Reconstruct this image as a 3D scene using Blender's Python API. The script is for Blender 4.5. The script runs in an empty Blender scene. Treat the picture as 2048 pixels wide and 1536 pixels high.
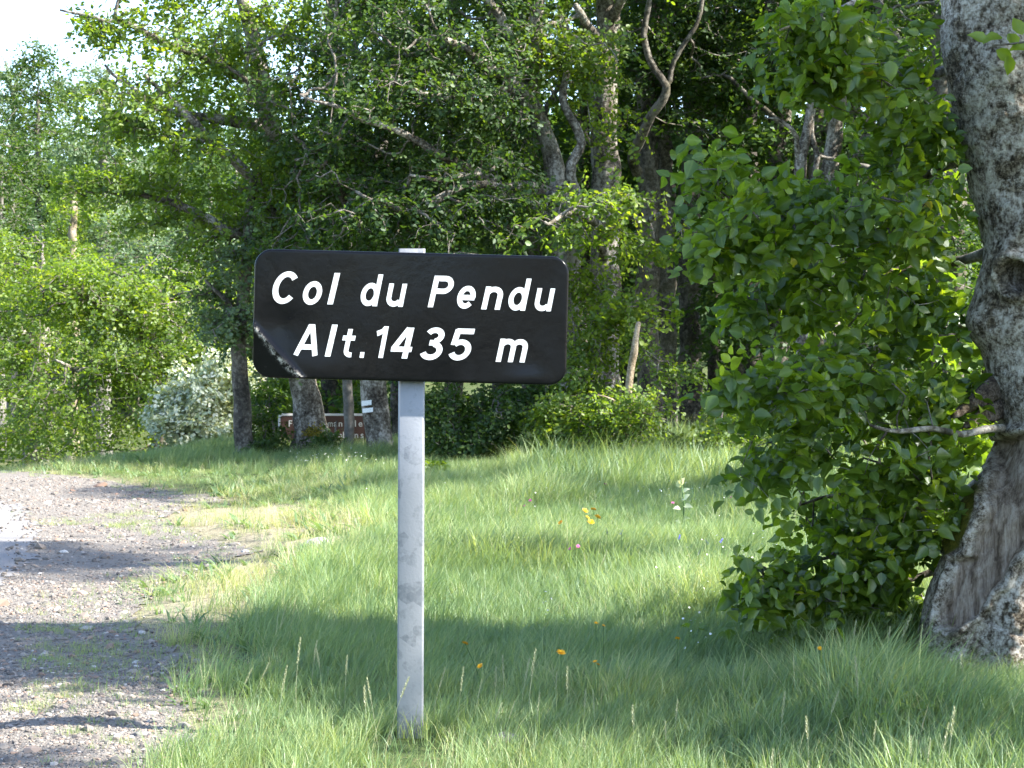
import bpy, math, random
import numpy as np
from mathutils import Vector, Matrix

# ------------------------------------------------------------------ camera, light, exposure
S = bpy.context.scene
C = S.collection
CAM = np.array([0.0, 0.0, 1.23])
F = 3900.0                                   # focal length in photograph pixels (2048 wide)
PITCH = math.atan(78 / F)
cd = bpy.data.cameras.new('camera')
cd.sensor_width = 36.0
cd.lens = F / 2048 * 36
cd.clip_end = 2000
cd.dof.use_dof = True
cd.dof.focus_distance = 6.7
cd.dof.aperture_fstop = 18
cam = bpy.data.objects.new('camera', cd)
C.objects.link(cam)
cam.location = CAM
cam.rotation_euler = (math.pi / 2 - PITCH, 0, 0)
S.camera = cam

SUN_AZ = math.radians(-14)                   # from +X towards the viewer
SUN_EL = math.radians(40)
sun_dir = Vector((math.cos(SUN_EL) * math.cos(SUN_AZ), math.cos(SUN_EL) * math.sin(SUN_AZ), math.sin(SUN_EL)))
W = bpy.data.worlds.new('World')
S.world = W
W.use_nodes = True
nt = W.node_tree
bg = nt.nodes['Background']
sky = nt.nodes.new('ShaderNodeTexSky')
sky.sky_type = 'NISHITA'
sky.sun_disc = False
sky.sun_elevation = SUN_EL
sky.sun_rotation = math.pi / 2 - SUN_AZ
sky.altitude = 1400
sky.dust_density = 2.0
nt.links.new(sky.outputs[0], bg.inputs[0])
bg.inputs[1].default_value = 0.15
sl = bpy.data.lights.new('sun', 'SUN')
sl.energy = 5.0
sl.angle = math.radians(0.7)
sl.color = (1.0, 0.95, 0.86)
so = bpy.data.objects.new('sun', sl)
C.objects.link(so)
so.rotation_euler = sun_dir.to_track_quat('Z', 'Y').to_euler()
S.view_settings.view_transform = 'Standard'
S.view_settings.look = 'None'
S.view_settings.gamma = 1.0
S.view_settings.use_curve_mapping = False
S.view_settings.exposure = 2.1
S.cycles.max_bounces = 7
S.cycles.diffuse_bounces = 4
S.cycles.transmission_bounces = 5
S.cycles.glossy_bounces = 2
S.cycles.caustics_reflective = False
S.cycles.caustics_refractive = False
S.cycles.use_denoising = True
S.cycles.sample_clamp_indirect = 8

rng = np.random.default_rng(11)
random.seed(11)

# ------------------------------------------------------------------ measuring helpers
def ray(px, py):
    px = np.asarray(px, float); py = np.asarray(py, float)
    a = (px - 1024) / F; b = (768 - py) / F
    cp, sp = math.cos(PITCH), math.sin(PITCH)
    return np.stack([a, cp + b * sp, -sp + b * cp], -1)

def P(px, py, Y):
    """world point seen at photograph pixel (px, py) at depth Y"""
    r = ray(px, py)
    return CAM + r * (np.asarray(Y, float) / r[..., 1])[..., None]

def project(V):
    d = V - CAM
    cp, sp = math.cos(PITCH), math.sin(PITCH)
    f = d[..., 1] * cp - d[..., 2] * sp
    u = d[..., 1] * sp + d[..., 2] * cp
    return 1024 + F * d[..., 0] / f, 768 - F * u / f

def _h(ix, iy, iz):
    n = (ix * 374761393 + iy * 668265263 + iz * 1274126177) & 0x7fffffff
    n = ((n ^ (n >> 13)) * 1274126177) & 0x7fffffff
    return ((n ^ (n >> 16)) & 0xffff) / 65535.0

def noise3(p):
    p = np.asarray(p, float)
    i = np.floor(p).astype(np.int64); f = p - i
    f = f * f * (3 - 2 * f)
    r = 0
    for dx in (0, 1):
        for dy in (0, 1):
            for dz in (0, 1):
                w = (f[..., 0] if dx else 1 - f[..., 0]) * (f[..., 1] if dy else 1 - f[..., 1]) * (f[..., 2] if dz else 1 - f[..., 2])
                r = r + w * _h(i[..., 0] + dx, i[..., 1] + dy, i[..., 2] + dz)
    return r * 2 - 1

def fbm(p, o=4):
    p = np.asarray(p, float); r = 0; a = 1; t = 0
    for k in range(o):
        r = r + a * noise3(p * 2 ** k + 17.3 * k); t += a; a *= .5
    return r / t

def smooth(x): 
    x = np.clip(x, 0, 1); return x * x * (3 - 2 * x)

def g(X, Y):
    """height of the ground"""
    X = np.asarray(X, float); Y = np.asarray(Y, float)
    p = np.stack([X * .9, Y * .9, X * 0], -1)
    z = 0.03 * noise3(p) * smooth((Y - 6.5) / 2) + 0.012 * noise3(p * 3.1)
    z = z - 0.06 * smooth((-1.0 - X) / 1.5)
    z = z + 0.06 * np.exp(-((X + 2.6) / 2.2) ** 2 - ((Y - 21) / 2.2) ** 2)
    z = z + 0.06 * np.exp(-((X - .6) / 1.8) ** 2 - ((Y - 16.5) / 1.6) ** 2)
    z = z - 0.07 * np.clip(Y - 19.5, 0, 25) * smooth((-3.4 - X) / 3)
    z = z + 0.10 * np.clip(Y - 62, 0, 400)
    return z

def ground_pt(px, py):
    px = np.asarray(px, float); py = np.asarray(py, float)
    r = ray(px, np.maximum(py, 900)); t = 1.23 / -r[..., 2]
    for _ in range(12):
        q = CAM + r * t[..., None]
        t = (1.23 - g(q[..., 0], q[..., 1])) / -r[..., 2]
    q = CAM + r * t[..., None]
    return np.stack([q[..., 0], q[..., 1], g(q[..., 0], q[..., 1])], -1)

def in_poly(x, y, poly):
    x = np.asarray(x, float); y = np.asarray(y, float)
    c = np.zeros(x.shape, bool); n = len(poly)
    for i in range(n):
        x0, y0 = poly[i]; x1, y1 = poly[(i + 1) % n]
        if y0 == y1: continue
        k = ((y0 > y) != (y1 > y)) & (x < (x1 - x0) * (y - y0) / (y1 - y0) + x0)
        c ^= k
    return c

def poly_dist(x, y, poly, closed=True):
    x = np.asarray(x, float); y = np.asarray(y, float)
    d = np.full(x.shape, 1e9); n = len(poly)
    for i in range(n if closed else n - 1):
        x0, y0 = poly[i]; x1, y1 = poly[(i + 1) % n]
        ex, ey = x1 - x0, y1 - y0
        t = np.clip(((x - x0) * ex + (y - y0) * ey) / (ex * ex + ey * ey + 1e-9), 0, 1)
        d = np.minimum(d, np.hypot(x - x0 - t * ex, y - y0 - t * ey))
    return d

def sdist(x, y, poly):
    d = poly_dist(x, y, poly); return np.where(in_poly(x, y, poly), -d, d)

# ------------------------------------------------------------------ mesh helpers
def link(o, parent=None):
    C.objects.link(o)
    if parent: o.parent = parent
    return o

def mesh_np(name, V, quads=None, tris=None, mat=None, smooth_=False, face_attr=None, point_attr=None):
    me = bpy.data.meshes.new(name)
    V = np.asarray(V, np.float32)
    q = np.zeros((0, 4), np.int32) if quads is None else np.asarray(quads, np.int32).reshape(-1, 4)
    t = np.zeros((0, 3), np.int32) if tris is None else np.asarray(tris, np.int32).reshape(-1, 3)
    me.vertices.add(len(V)); me.vertices.foreach_set('co', V.ravel())
    me.loops.add(q.size + t.size)
    me.loops.foreach_set('vertex_index', np.concatenate([q.ravel(), t.ravel()]))
    me.polygons.add(len(q) + len(t))
    st = np.concatenate([np.arange(len(q)) * 4, q.size + np.arange(len(t)) * 3]).astype(np.int32)
    me.polygons.foreach_set('loop_start', st)
    if smooth_: me.polygons.foreach_set('use_smooth', np.ones(len(st), bool))
    for k, a in (face_attr or {}).items():
        at = me.attributes.new(k, 'FLOAT', 'FACE'); at.data.foreach_set('value', np.asarray(a, np.float32))
    for k, a in (point_attr or {}).items():
        at = me.attributes.new(k, 'FLOAT', 'POINT'); at.data.foreach_set('value', np.asarray(a, np.float32))
    me.update(calc_edges=True)
    if mat: me.materials.append(mat)
    return me

def obj(name, me, parent=None, kind=None):
    o = link(bpy.data.objects.new(name, me), parent)
    if kind: o['kind'] = kind
    return o

def tag(o, label, cat, group=None):
    o['label'] = label; o['category'] = cat
    if group: o['group'] = group
    return o

def thing(name, label, cat, loc=(0, 0, 0), group=None):
    o = link(bpy.data.objects.new(name, None)); o.location = tuple(float(v) for v in loc)
    o.empty_display_size = .2
    return tag(o, label, cat, group)

class MB:
    """collects quads and triangles of one mesh"""
    def __init__(s): s.v = []; s.q = []; s.t = []; s.n = 0
    def add(s, V, q=None, t=None):
        V = np.asarray(V, float).reshape(-1, 3)
        if q is not None and len(q): s.q.append(np.asarray(q).reshape(-1, 4) + s.n)
        if t is not None and len(t): s.t.append(np.asarray(t).reshape(-1, 3) + s.n)
        s.v.append(V); s.n += len(V)
    def tube(s, pts, rad, sides=8, wob=0.0, cap=True, freq=3.0):
        pts = np.asarray(pts, float); rad = np.asarray(rad, float); n = len(pts)
        T = np.gradient(pts, axis=0); T /= np.linalg.norm(T, axis=1)[:, None] + 1e-12
        ref = np.array([0, 1., 0]) if abs(T[0, 1]) < .9 else np.array([1., 0, 0])
        N = np.empty_like(T); N[0] = np.cross(T[0], ref)
        N[0] /= np.linalg.norm(N[0])
        for i in range(1, n):
            v = N[i - 1] - T[i] * N[i - 1].dot(T[i]); N[i] = v / (np.linalg.norm(v) + 1e-12)
        B = np.cross(T, N)
        a = np.arange(sides) * 2 * math.pi / sides
        ring = N[:, None, :] * np.cos(a)[None, :, None] + B[:, None, :] * np.sin(a)[None, :, None]
        R = rad[:, None]
        if wob:
            R = R * (1 + wob * fbm((pts[:, None, :] + ring * rad[:, None, None]) * freq, 3))
        else: R = R * np.ones((1, sides))
        V = pts[:, None, :] + ring * R[..., None]
        i = np.arange(n - 1)[:, None]; j = np.arange(sides)[None, :]; k = (j + 1) % sides
        q = np.stack([i * sides + j, i * sides + k, (i + 1) * sides + k, (i + 1) * sides + j], -1).reshape(-1, 4)
        V = V.reshape(-1, 3); t = []
        if cap:
            V = np.vstack([V, pts[-1] + T[-1] * rad[-1] * .6]); c = len(V) - 1
            t = [((n - 1) * sides + x, (n - 1) * sides + (x + 1) % sides, c) for x in range(sides)]
        s.add(V, q, t)
    def box(s, c, sx, sy, sz, R=None):
        c = np.asarray(c, float)
        v = np.array([(x, y, z) for x in (-.5, .5) for y in (-.5, .5) for z in (-.5, .5)]) * (sx, sy, sz)
        if R is not None: v = v @ np.asarray(R).T
        s.add(v + c, [(0, 1, 3, 2), (4, 6, 7, 5), (0, 4, 5, 1), (2, 3, 7, 6), (0, 2, 6, 4), (1, 5, 7, 3)])
    def mesh(s, name, mat, sm=False, **k):
        return mesh_np(name, np.vstack(s.v), np.vstack(s.q) if s.q else None, np.vstack(s.t) if s.t else None, mat, sm, **k)

def spline(pts, step):
    """Catmull-Rom through rows of pts (any number of columns), one sample per step metres"""
    p = np.asarray(pts, float)
    p = np.vstack([2 * p[0] - p[1], p, 2 * p[-1] - p[-2]]); out = []
    for i in range(1, len(p) - 2):
        n = max(2, int(np.linalg.norm(p[i + 1][:3] - p[i][:3]) / step))
        t = (np.arange(n) / n)[:, None]
        a, b, c, d = p[i - 1], p[i], p[i + 1], p[i + 2]
        out.append(.5 * (2 * b + (c - a) * t + (2 * a - 5 * b + 4 * c - d) * t ** 2 + (3 * b - a - 3 * c + d) * t ** 3))
    out.append(p[-2][None]); return np.vstack(out)

# ------------------------------------------------------------------ materials
def M(name):
    m = bpy.data.materials.new(name); m.use_nodes = True
    m.node_tree.nodes.clear()
    return m, m.node_tree.nodes, m.node_tree.links

def out(N, L, sh, disp=None):
    o = N.new('ShaderNodeOutputMaterial'); L.new(sh, o.inputs[0]); return o

def attr(N, name, t='GEOMETRY'):
    a = N.new('ShaderNodeAttribute'); a.attribute_name = name; a.attribute_type = t; return a.outputs['Fac']

def ramp(N, L, fac, stops):
    r = N.new('ShaderNodeValToRGB'); e = r.color_ramp.elements
    e[0].position, e[0].color = stops[0][0], (*stops[0][1], 1)
    e[1].position, e[1].color = stops[-1][0], (*stops[-1][1], 1)
    for p, c in stops[1:-1]:
        x = e.new(p); x.color = (*c, 1)
    L.new(fac, r.inputs[0]); return r.outputs[0]

def tex(N, L, scale, detail=4, rough=.6, vec=None, kind='ShaderNodeTexNoise', stretch=None):
    n = N.new(kind); n.inputs['Scale'].default_value = scale
    if 'Detail' in n.inputs: n.inputs['Detail'].default_value = detail
    if 'Roughness' in n.inputs: n.inputs['Roughness'].default_value = rough
    tc = N.new('ShaderNodeTexCoord'); src = vec or tc.outputs['Object']
    if stretch:
        mp = N.new('ShaderNodeMapping'); mp.inputs['Scale'].default_value = stretch
        L.new(src, mp.inputs[0]); src = mp.outputs[0]
    L.new(src, n.inputs['Vector']); return n

def mixc(N, L, fac, a, b, mode='MIX'):
    m = N.new('ShaderNodeMix'); m.data_type = 'RGBA'; m.blend_type = mode
    for s, v in ((m.inputs[0], fac), (m.inputs[6], a), (m.inputs[7], b)):
        if hasattr(v, 'is_output'): L.new(v, s)
        elif isinstance(v, (int, float)): s.default_value = v
        else: s.default_value = (*v, 1)
    return m.outputs[2]

def math_(N, L, op, a, b=0.0, clamp=False):
    m = N.new('ShaderNodeMath'); m.operation = op; m.use_clamp = clamp
    for s, v in ((m.inputs[0], a), (m.inputs[1], b)):
        if hasattr(v, 'is_output'): L.new(v, s)
        else: s.default_value = v
    return m.outputs[0]

def principled(N, L, col, rough=.8, spec=.3, normal=None, metal=0.0):
    p = N.new('ShaderNodeBsdfPrincipled')
    for s, v in ((p.inputs['Base Color'], col), (p.inputs['Roughness'], rough), (p.inputs['Metallic'], metal)):
        if hasattr(v, 'is_output'): L.new(v, s)
        elif isinstance(v, (int, float)): s.default_value = v
        else: s.default_value = (*v, 1)
    p.inputs['Specular IOR Level'].default_value = spec
    if normal: L.new(normal, p.inputs['Normal'])
    return p.outputs[0]

def bump(N, L, h, strength=.5, dist=.01):
    b = N.new('ShaderNodeBump'); b.inputs['Strength'].default_value = strength; b.inputs['Distance'].default_value = dist
    L.new(h, b.inputs['Height']); return b.outputs[0]

def leaf_mat(name, stops, trans=.45, tr_boost=1.7, rough=.5, spec=.03, source='tint', rib=False):
    m, N, L = M(name)
    f = attr(N, 'tint')
    if source == 'inst':
        f = math_(N, L, 'ADD', attr(N, 'tint', 'INSTANCER'), math_(N, L, 'MULTIPLY', math_(N, L, 'SUBTRACT', f, .5), .35), True)
    col = ramp(N, L, f, stops)
    if rib:
        rb = math_(N, L, 'POWER', attr(N, 'rib'), 6.0); nz_ = tex(N, L, 60, 3, .6)
        col = mixc(N, L, math_(N, L, 'MULTIPLY', rb, .5), col, (.16, .22, .05))
        col = mixc(N, L, math_(N, L, 'MULTIPLY', ramp(N, L, nz_.outputs[0], [(.4, (0, 0, 0)), (.65, (1, 1, 1))]), .35), col, (.10, .16, .015))
    d = N.new('ShaderNodeBsdfDiffuse'); L.new(col, d.inputs[0])
    tcol = mixc(N, L, 1.0, col, (tr_boost * 1.1, tr_boost, tr_boost * (.5 if source == 'inst' else .35)), 'MULTIPLY')
    t = N.new('ShaderNodeBsdfTranslucent'); L.new(tcol, t.inputs[0])
    a = N.new('ShaderNodeMixShader'); a.inputs[0].default_value = trans
    L.new(d.outputs[0], a.inputs[1]); L.new(t.outputs[0], a.inputs[2])
    gl = N.new('ShaderNodeBsdfGlossy'); gl.inputs['Roughness'].default_value = rough
    gl.inputs[0].default_value = (.9, .95, 1, 1)
    b = N.new('ShaderNodeMixShader'); b.inputs[0].default_value = spec
    L.new(a.outputs[0], b.inputs[1]); L.new(gl.outputs[0], b.inputs[2])
    out(N, L, b.outputs[0]); return m

def bark_mat(name, dark, mid, light, scale=6.0, stretch=(1, 1, .45)):
    m, N, L = M(name)
    n1 = tex(N, L, scale, 6, .68, stretch=stretch); n2 = tex(N, L, scale * 6, 5, .7)
    n3 = tex(N, L, scale * .45, 3, .55)
    f = math_(N, L, 'ADD', math_(N, L, 'MULTIPLY', n1.outputs[0], .55), math_(N, L, 'MULTIPLY', n2.outputs[0], .45))
    col = ramp(N, L, f, [(.41, dark), (.495, mid), (.57, light)])
    mossm = ramp(N, L, n3.outputs[0], [(.53, (0, 0, 0)), (.62, (1, 1, 1))])
    col = mixc(N, L, math_(N, L, 'MULTIPLY', mossm, .5), col, (.065, .06, .03))
    out(N, L, principled(N, L, col, .9, .15, bump(N, L, f, .9, .03)))
    return m

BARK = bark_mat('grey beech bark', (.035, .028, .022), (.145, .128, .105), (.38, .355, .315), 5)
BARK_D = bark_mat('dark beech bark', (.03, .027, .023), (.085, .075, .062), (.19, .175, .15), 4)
BARK_S = bark_mat('smooth grey bark', (.10, .095, .085), (.16, .15, .135), (.22, .21, .19), 3)
BARK_L = bark_mat('pale dead bark', (.13, .10, .065), (.25, .20, .14), (.38, .32, .24), 9)
TWIG = bark_mat('twig bark', (.07, .06, .05), (.15, .13, .11), (.28, .26, .23), 12, (1, 1, 1))
LEAF_N = leaf_mat('beech leaf', [(0, (.026, .056, .006)), (.5, (.082, .146, .010)), (.92, (.21, .275, .018)), (1, (.27, .18, .03))], .5, 2.4, .42, .036, rib=True)
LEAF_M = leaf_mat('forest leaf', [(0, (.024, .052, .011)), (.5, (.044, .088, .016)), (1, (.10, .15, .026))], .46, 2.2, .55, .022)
LEAF_B = leaf_mat('sun-brightened leaf', [(0, (.05, .092, .013)), (.5, (.105, .17, .02)), (1, (.20, .245, .035))], .52, 2.4, .5, .025)  # lit copy of the forest leaf, sunlight put into its colour
LEAF_P = leaf_mat('pale ash leaf', [(0, (.07, .12, .05)), (.5, (.11, .17, .08)), (1, (.19, .25, .13))], .45, 1.8, .5, .03)
LEAF_W = leaf_mat('silvery whitebeam leaf', [(0, (.22, .30, .18)), (.5, (.54, .60, .50)), (1, (.78, .79, .75))], .4, 1.25, .5, .04)
GRASS = leaf_mat('grass blade', [(0, (.08, .145, .064)), (.42, (.158, .245, .108)), (.72, (.28, .335, .13)), (1, (.40, .375, .23))], .42, 1.7, .5, .03, 'inst')
STRAW = leaf_mat('grass seed head', [(0, (.26, .27, .12)), (1, (.48, .42, .22))], .35, 1.2, .5, .04, 'inst')
def plain(name, col, rough=.6, spec=.3, metal=0.0):
    m, N, L = M(name); out(N, L, principled(N, L, col, rough, spec, None, metal)); return m

# ------------------------------------------------------------------ ground, gravel, road
GRAVEL_PX = [(-900, 1750), (250, 1750), (320, 1536), (392, 1440), (335, 1400), (365, 1340), (340, 1292), (255, 1272),
             (262, 1225), (300, 1180), (430, 1128), (520, 1104), (400, 1075), (325, 1040), (380, 1014), (440, 1000),
             (330, 984), (200, 960), (60, 945), (-100, 941), (-900, 940)]
ROAD_PX = [(-900, 1420), (-200, 1330), (20, 1150), (62, 1118), (78, 1062), (50, 1022), (-20, 996), (-150, 976), (-900, 976)]
GRAVEL = ground_pt(*np.array(GRAVEL_PX, float).T)[:, :2]
ROAD = ground_pt(*np.array(ROAD_PX, float).T)[:, :2]

def axis(knots):
    o = []
    for (a, b, s) in knots: o.append(np.arange(a, b, s))
    return np.unique(np.concatenate(o + [[knots[-1][1]]]))

def sheet(xs, ys, dz=0.0, mask=None):
    X, Y = np.meshgrid(xs, ys)
    Z = g(X, Y) + dz
    V = np.stack([X, Y, Z], -1).reshape(-1, 3)
    nx, ny = len(xs), len(ys)
    i = np.arange(ny - 1)[:, None]; j = np.arange(nx - 1)[None, :]
    q = np.stack([i * nx + j, i * nx + j + 1, (i + 1) * nx + j + 1, (i + 1) * nx + j], -1).reshape(-1, 4)
    if mask is not None:
        c = V[q].mean(1); q = q[mask(c[:, 0], c[:, 1])]
        u, inv = np.unique(q, return_inverse=True); V = V[u]; q = inv.reshape(-1, 4)
    return V, q

m, N, L = M('meadow soil')
n1 = tex(N, L, 1.3, 5); n2 = tex(N, L, 30, 4)
f = math_(N, L, 'ADD', math_(N, L, 'MULTIPLY', n1.outputs[0], .5), math_(N, L, 'MULTIPLY', n2.outputs[0], .5))
col = ramp(N, L, f, [(.38, (.035, .055, .02)), (.5, (.06, .085, .03)), (.64, (.13, .12, .06))])
barec = ramp(N, L, n2.outputs[0], [(.35, (.15, .13, .09)), (.6, (.30, .265, .19))])
col = mixc(N, L, attr(N, 'bare'), col, barec)
out(N, L, principled(N, L, col, .95, .1, bump(N, L, n2.outputs[0], .8, .03)))
SOIL = m
xs = axis([(-400, -60, 34), (-60, -12, 3), (-12, -5, .5), (-5, 5, .12), (5, 12, .5), (12, 60, 3), (60, 401, 34)])
ys = axis([(-60, 2, 3), (2, 5, .3), (5, 14, .1), (14, 26, .2), (26, 70, 2), (70, 600, 30)])
V, q = sheet(xs, ys)
DRYP = ground_pt(*np.array([(300, 1180), (430, 1128), (520, 1104), (400, 1075), (325, 1040), (380, 1014), (560, 1008), (700, 1030), (760, 1075), (640, 1120), (560, 1180), (480, 1240), (330, 1285), (255, 1272)], float).T)[:, :2]
bare = smooth((.25 - sdist(V[:, 0], V[:, 1], DRYP)) / .5)
bare = np.maximum(bare, smooth(1 - sdist(V[:, 0], V[:, 1], GRAVEL) / .4) * .8)
o = obj('ground', mesh_np('ground', V, q, None, SOIL, True, None, {'bare': bare}), kind='structure')

m, N, L = M('gravel bed')
vo = tex(N, L, 70, kind='ShaderNodeTexVoronoi'); n1 = tex(N, L, 2.2, 5); n2 = tex(N, L, 160, 3)
col = ramp(N, L, vo.outputs['Color'], [(.15, (.115, .102, .09)), (.5, (.215, .193, .17)), (.85, (.32, .295, .265))])
col = mixc(N, L, math_(N, L, 'MULTIPLY', n1.outputs[0], .7), col, (.205, .17, .138))
col = mixc(N, L, math_(N, L, 'MULTIPLY', n2.outputs[0], .5), col, (.13, .12, .11))
h = math_(N, L, 'SUBTRACT', 1.0, vo.outputs['Distance'])
out(N, L, principled(N, L, col, .95, .2, bump(N, L, h, .9, .012)))
GRAV_M = m
def gmask(x, y):
    d = sdist(x, y, GRAVEL) + .10 * fbm(np.stack([x * 3, y * 3, x * 0], -1), 3)
    return d < 0
V, q = sheet(axis([(-9, -4, .15), (-4, .6, .05)]), axis([(3.4, 14, .06), (14, 24, .12)]), .006, gmask)
obj('gravel_verge', mesh_np('gravel_verge', V, q, None, GRAV_M, True), kind='structure')

m, N, L = M('worn asphalt')
vo = tex(N, L, 120, kind='ShaderNodeTexVoronoi'); n1 = tex(N, L, 1.6, 6)
col = ramp(N, L, vo.outputs['Color'], [(.2, (.13, .122, .118)), (.8, (.23, .22, .213))])
col = mixc(N, L, math_(N, L, 'MULTIPLY', n1.outputs[0], .6), col, (.20, .185, .175))
out(N, L, principled(N, L, col, .9, .3, bump(N, L, vo.outputs['Distance'], .5, .006)))
V, q = sheet(axis([(-9, -4.2, .06), (-4.2, -1.8, .025)]), axis([(6, 8.5, .06), (8.5, 15, .025), (15, 17, .06)]), .011, lambda x, y: sdist(x, y, ROAD) + .07 * fbm(np.stack([x * 4, y * 4, x * 0], -1), 2) + .05 * fbm(np.stack([x * 18, y * 18, x * 0], -1), 2) < 0)
obj('road', mesh_np('road', V, q, None, m, True), kind='structure')

# ------------------------------------------------------------------ leaves
T_NEAR_V = np.array([(0, 0, 0), (.24, .16, .06), (.37, .42, .10), (.25, .74, .07), (0, 1.05, -.10), (-.25, .74, .07), (-.37, .42, .10), (-.24, .16, .06), (0, .25, -.015), (0, .5, -.02), (0, .78, -.035)])
T_NEAR_Q = [(0, 1, 8, 0)]
T_NEAR_T = [(0, 1, 8), (0, 8, 7), (3, 4, 10), (10, 4, 5)]
T_NEAR_Q = [(1, 2, 9, 8), (2, 3, 10, 9), (8, 9, 6, 7), (9, 10, 5, 6)]
T_MID_V = np.array([(0, 0, 0), (.33, .3, .07), (.27, .72, .05), (0, 1, -.06), (-.27, .72, .05), (-.33, .3, .07)])
T_MID_Q = [(0, 1, 2, 3), (0, 3, 4, 5)]
T_FAR_V = np.array([(0, 0, 0), (.36, .45, .08), (0, 1, -.05), (-.36, .45, .08)])
T_FAR_T = [(0, 1, 2), (0, 2, 3)]
TEMPL = {'near': (T_NEAR_V, T_NEAR_Q, T_NEAR_T), 'mid': (T_MID_V, T_MID_Q, []), 'far': (T_FAR_V, [], T_FAR_T)}

def norm(v): return v / (np.linalg.norm(v, axis=-1, keepdims=True) + 1e-9)

def leaf_frames(pos, dirs, nrm):
    d = norm(dirs); n = nrm - d * (nrm * d).sum(-1, keepdims=True); n = norm(n)
    return d, n, np.cross(d, n)

def leaf_mesh(name, pos, dirs, nrm, size, tint, mat, lod):
    tv, tq, tt = TEMPL[lod]; d, n, s = leaf_frames(pos, dirs, nrm)
    k = len(tv); asp = rng.uniform(.85, 1.15, len(pos)); crl = rng.uniform(.3, 2.2, len(pos))
    V = pos[:, None, :] + size[:, None, None] * (tv[None, :, 0, None] * (s * asp[:, None])[:, None, :] + tv[None, :, 1, None] * d[:, None, :] + tv[None, :, 2, None] * (n * crl[:, None])[:, None, :])
    base = (np.arange(len(pos)) * k)[:, None, None]
    q = (np.array(tq)[None] + base).reshape(-1, 4) if tq else None
    t = (np.array(tt)[None] + base).reshape(-1, 3) if tt else None
    ta = np.concatenate([np.repeat(tint, len(tq)), np.repeat(tint, len(tt))])
    rib = np.zeros(k); pa = None
    if lod == 'near': rib[[0, 4, 8, 9, 10]] = 1; pa = {'rib': np.tile(rib, len(pos))}
    return mesh_np(name, V.reshape(-1, 3), q, t, mat, lod == 'near', {'tint': ta}, pa)

def sprays(tips, dirs, outw, per, length, size, up=.75, outk=.55, jit=.4, droop=.25):
    """flat sprays of alternate leaves along each twig tip"""
    n = len(tips); d = norm(dirs * (1, 1, .5) + rng.normal(0, .35, (n, 3)) - np.array([0, 0, droop]))
    sn = norm(np.array([0, 0, up]) + outw * outk + rng.normal(0, jit * .6, (n, 3)))
    sn = norm(sn - d * (sn * d).sum(-1, keepdims=True)); side = np.cross(d, sn)
    Ls = length * rng.uniform(.6, 1.3, n)
    j = np.arange(per); t = (j + .5) / per - .35
    pos = tips[:, None, :] + d[:, None, :] * (t[None, :, None] * Ls[:, None, None]) + rng.normal(0, .012, (n, per, 3)) * (length / .25)
    pos[..., 2] -= droop * .4 * (np.maximum(t, 0) ** 2)[None, :] * Ls[:, None] * 2
    sg = np.where(j % 2 == 0, 1., -1.)[None, :, None]
    ld = norm(d[:, None, :] * .55 + side[:, None, :] * sg * .85 + rng.normal(0, .25, (n, per, 3)))
    ln = norm(sn[:, None, :] + rng.normal(0, jit, (n, per, 3)))
    sz = size * np.clip(rng.lognormal(-.06, .25, (n, per)), .45, 1.35)
    tt = np.clip(np.repeat(rng.normal(.42, .17, n)[:, None], per, 1) + rng.normal(0, .07, (n, per)), 0, .97)
    return pos.reshape(-1, 3), ld.reshape(-1, 3), ln.reshape(-1, 3), sz.ravel(), tt.ravel()

def grow(roots, att, bf=.25):
    """joins every attractor to the wood by the cheapest edge; returns parents"""
    nr = len(roots); pts = np.vstack([roots, att]); n = len(att)
    plen = np.zeros(len(pts)); par = np.full(len(pts), -1)
    best = np.full(n, 1e9); bi = np.zeros(n, int); done = np.zeros(n, bool)
    for a in range(0, n, 400):
        D = np.linalg.norm(att[a:a + 400, None, :] - roots[None], axis=2)
        bi[a:a + 400] = D.argmin(1); best[a:a + 400] = D.min(1)
    dist = best.copy(); cost = best.copy()
    for _ in range(n):
        i = int(np.argmin(np.where(done, 1e9, cost))); done[i] = True
        par[nr + i] = bi[i]; plen[nr + i] = plen[bi[i]] + dist[i]
        d = np.linalg.norm(att - att[i], axis=1); c = d + bf * plen[nr + i]
        k = (c < cost) & ~done
        cost[k] = c[k]; dist[k] = d[k]; bi[k] = nr + i
    return pts, par, nr

def twig_mesh(name, pts, par, nr, mat, rtip=.003, rmax=.03, wig=.06, sides=3):
    n = len(pts); cnt = np.ones(n)
    kids = [[] for _ in range(n)]
    for i in range(nr, n): kids[par[i]].append(i)
    order = []; stack = [i for i in range(nr) if kids[i]]
    while stack:
        i = stack.pop(); order.append(i); stack.extend(kids[i])
    for i in reversed(order):
        if i >= nr: cnt[par[i]] += cnt[i]
    r = np.minimum(rtip * cnt ** .45, rmax)
    mb = MB()
    starts = [(i, k) for i in range(nr) for k in kids[i]]
    while starts:
        a, b = starts.pop(); ch = [a, b]
        while kids[b]:
            ks = sorted(kids[b], key=lambda x: -cnt[x])
            for x in ks[1:]: starts.append((b, x))
            b = ks[0]; ch.append(b)
        p = pts[ch].copy(); rr = r[ch].copy(); rr[0] = rr[1]; rr[-1] = rtip * .6
        p2 = [p[0]]; r2 = [rr[0]]
        for i in range(1, len(p)):
            e = np.linalg.norm(p[i] - p[i - 1])
            if e > .12:
                p2.append((p[i] + p[i - 1]) / 2 + rng.normal(0, wig * min(e, .5), 3)); r2.append((rr[i] + rr[i - 1]) / 2)
            p2.append(p[i]); r2.append(rr[i])
        mb.tube(p2, r2, sides if rr[1] < .012 else 5, cap=False)
    return mb.mesh(name, mat, True)

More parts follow.
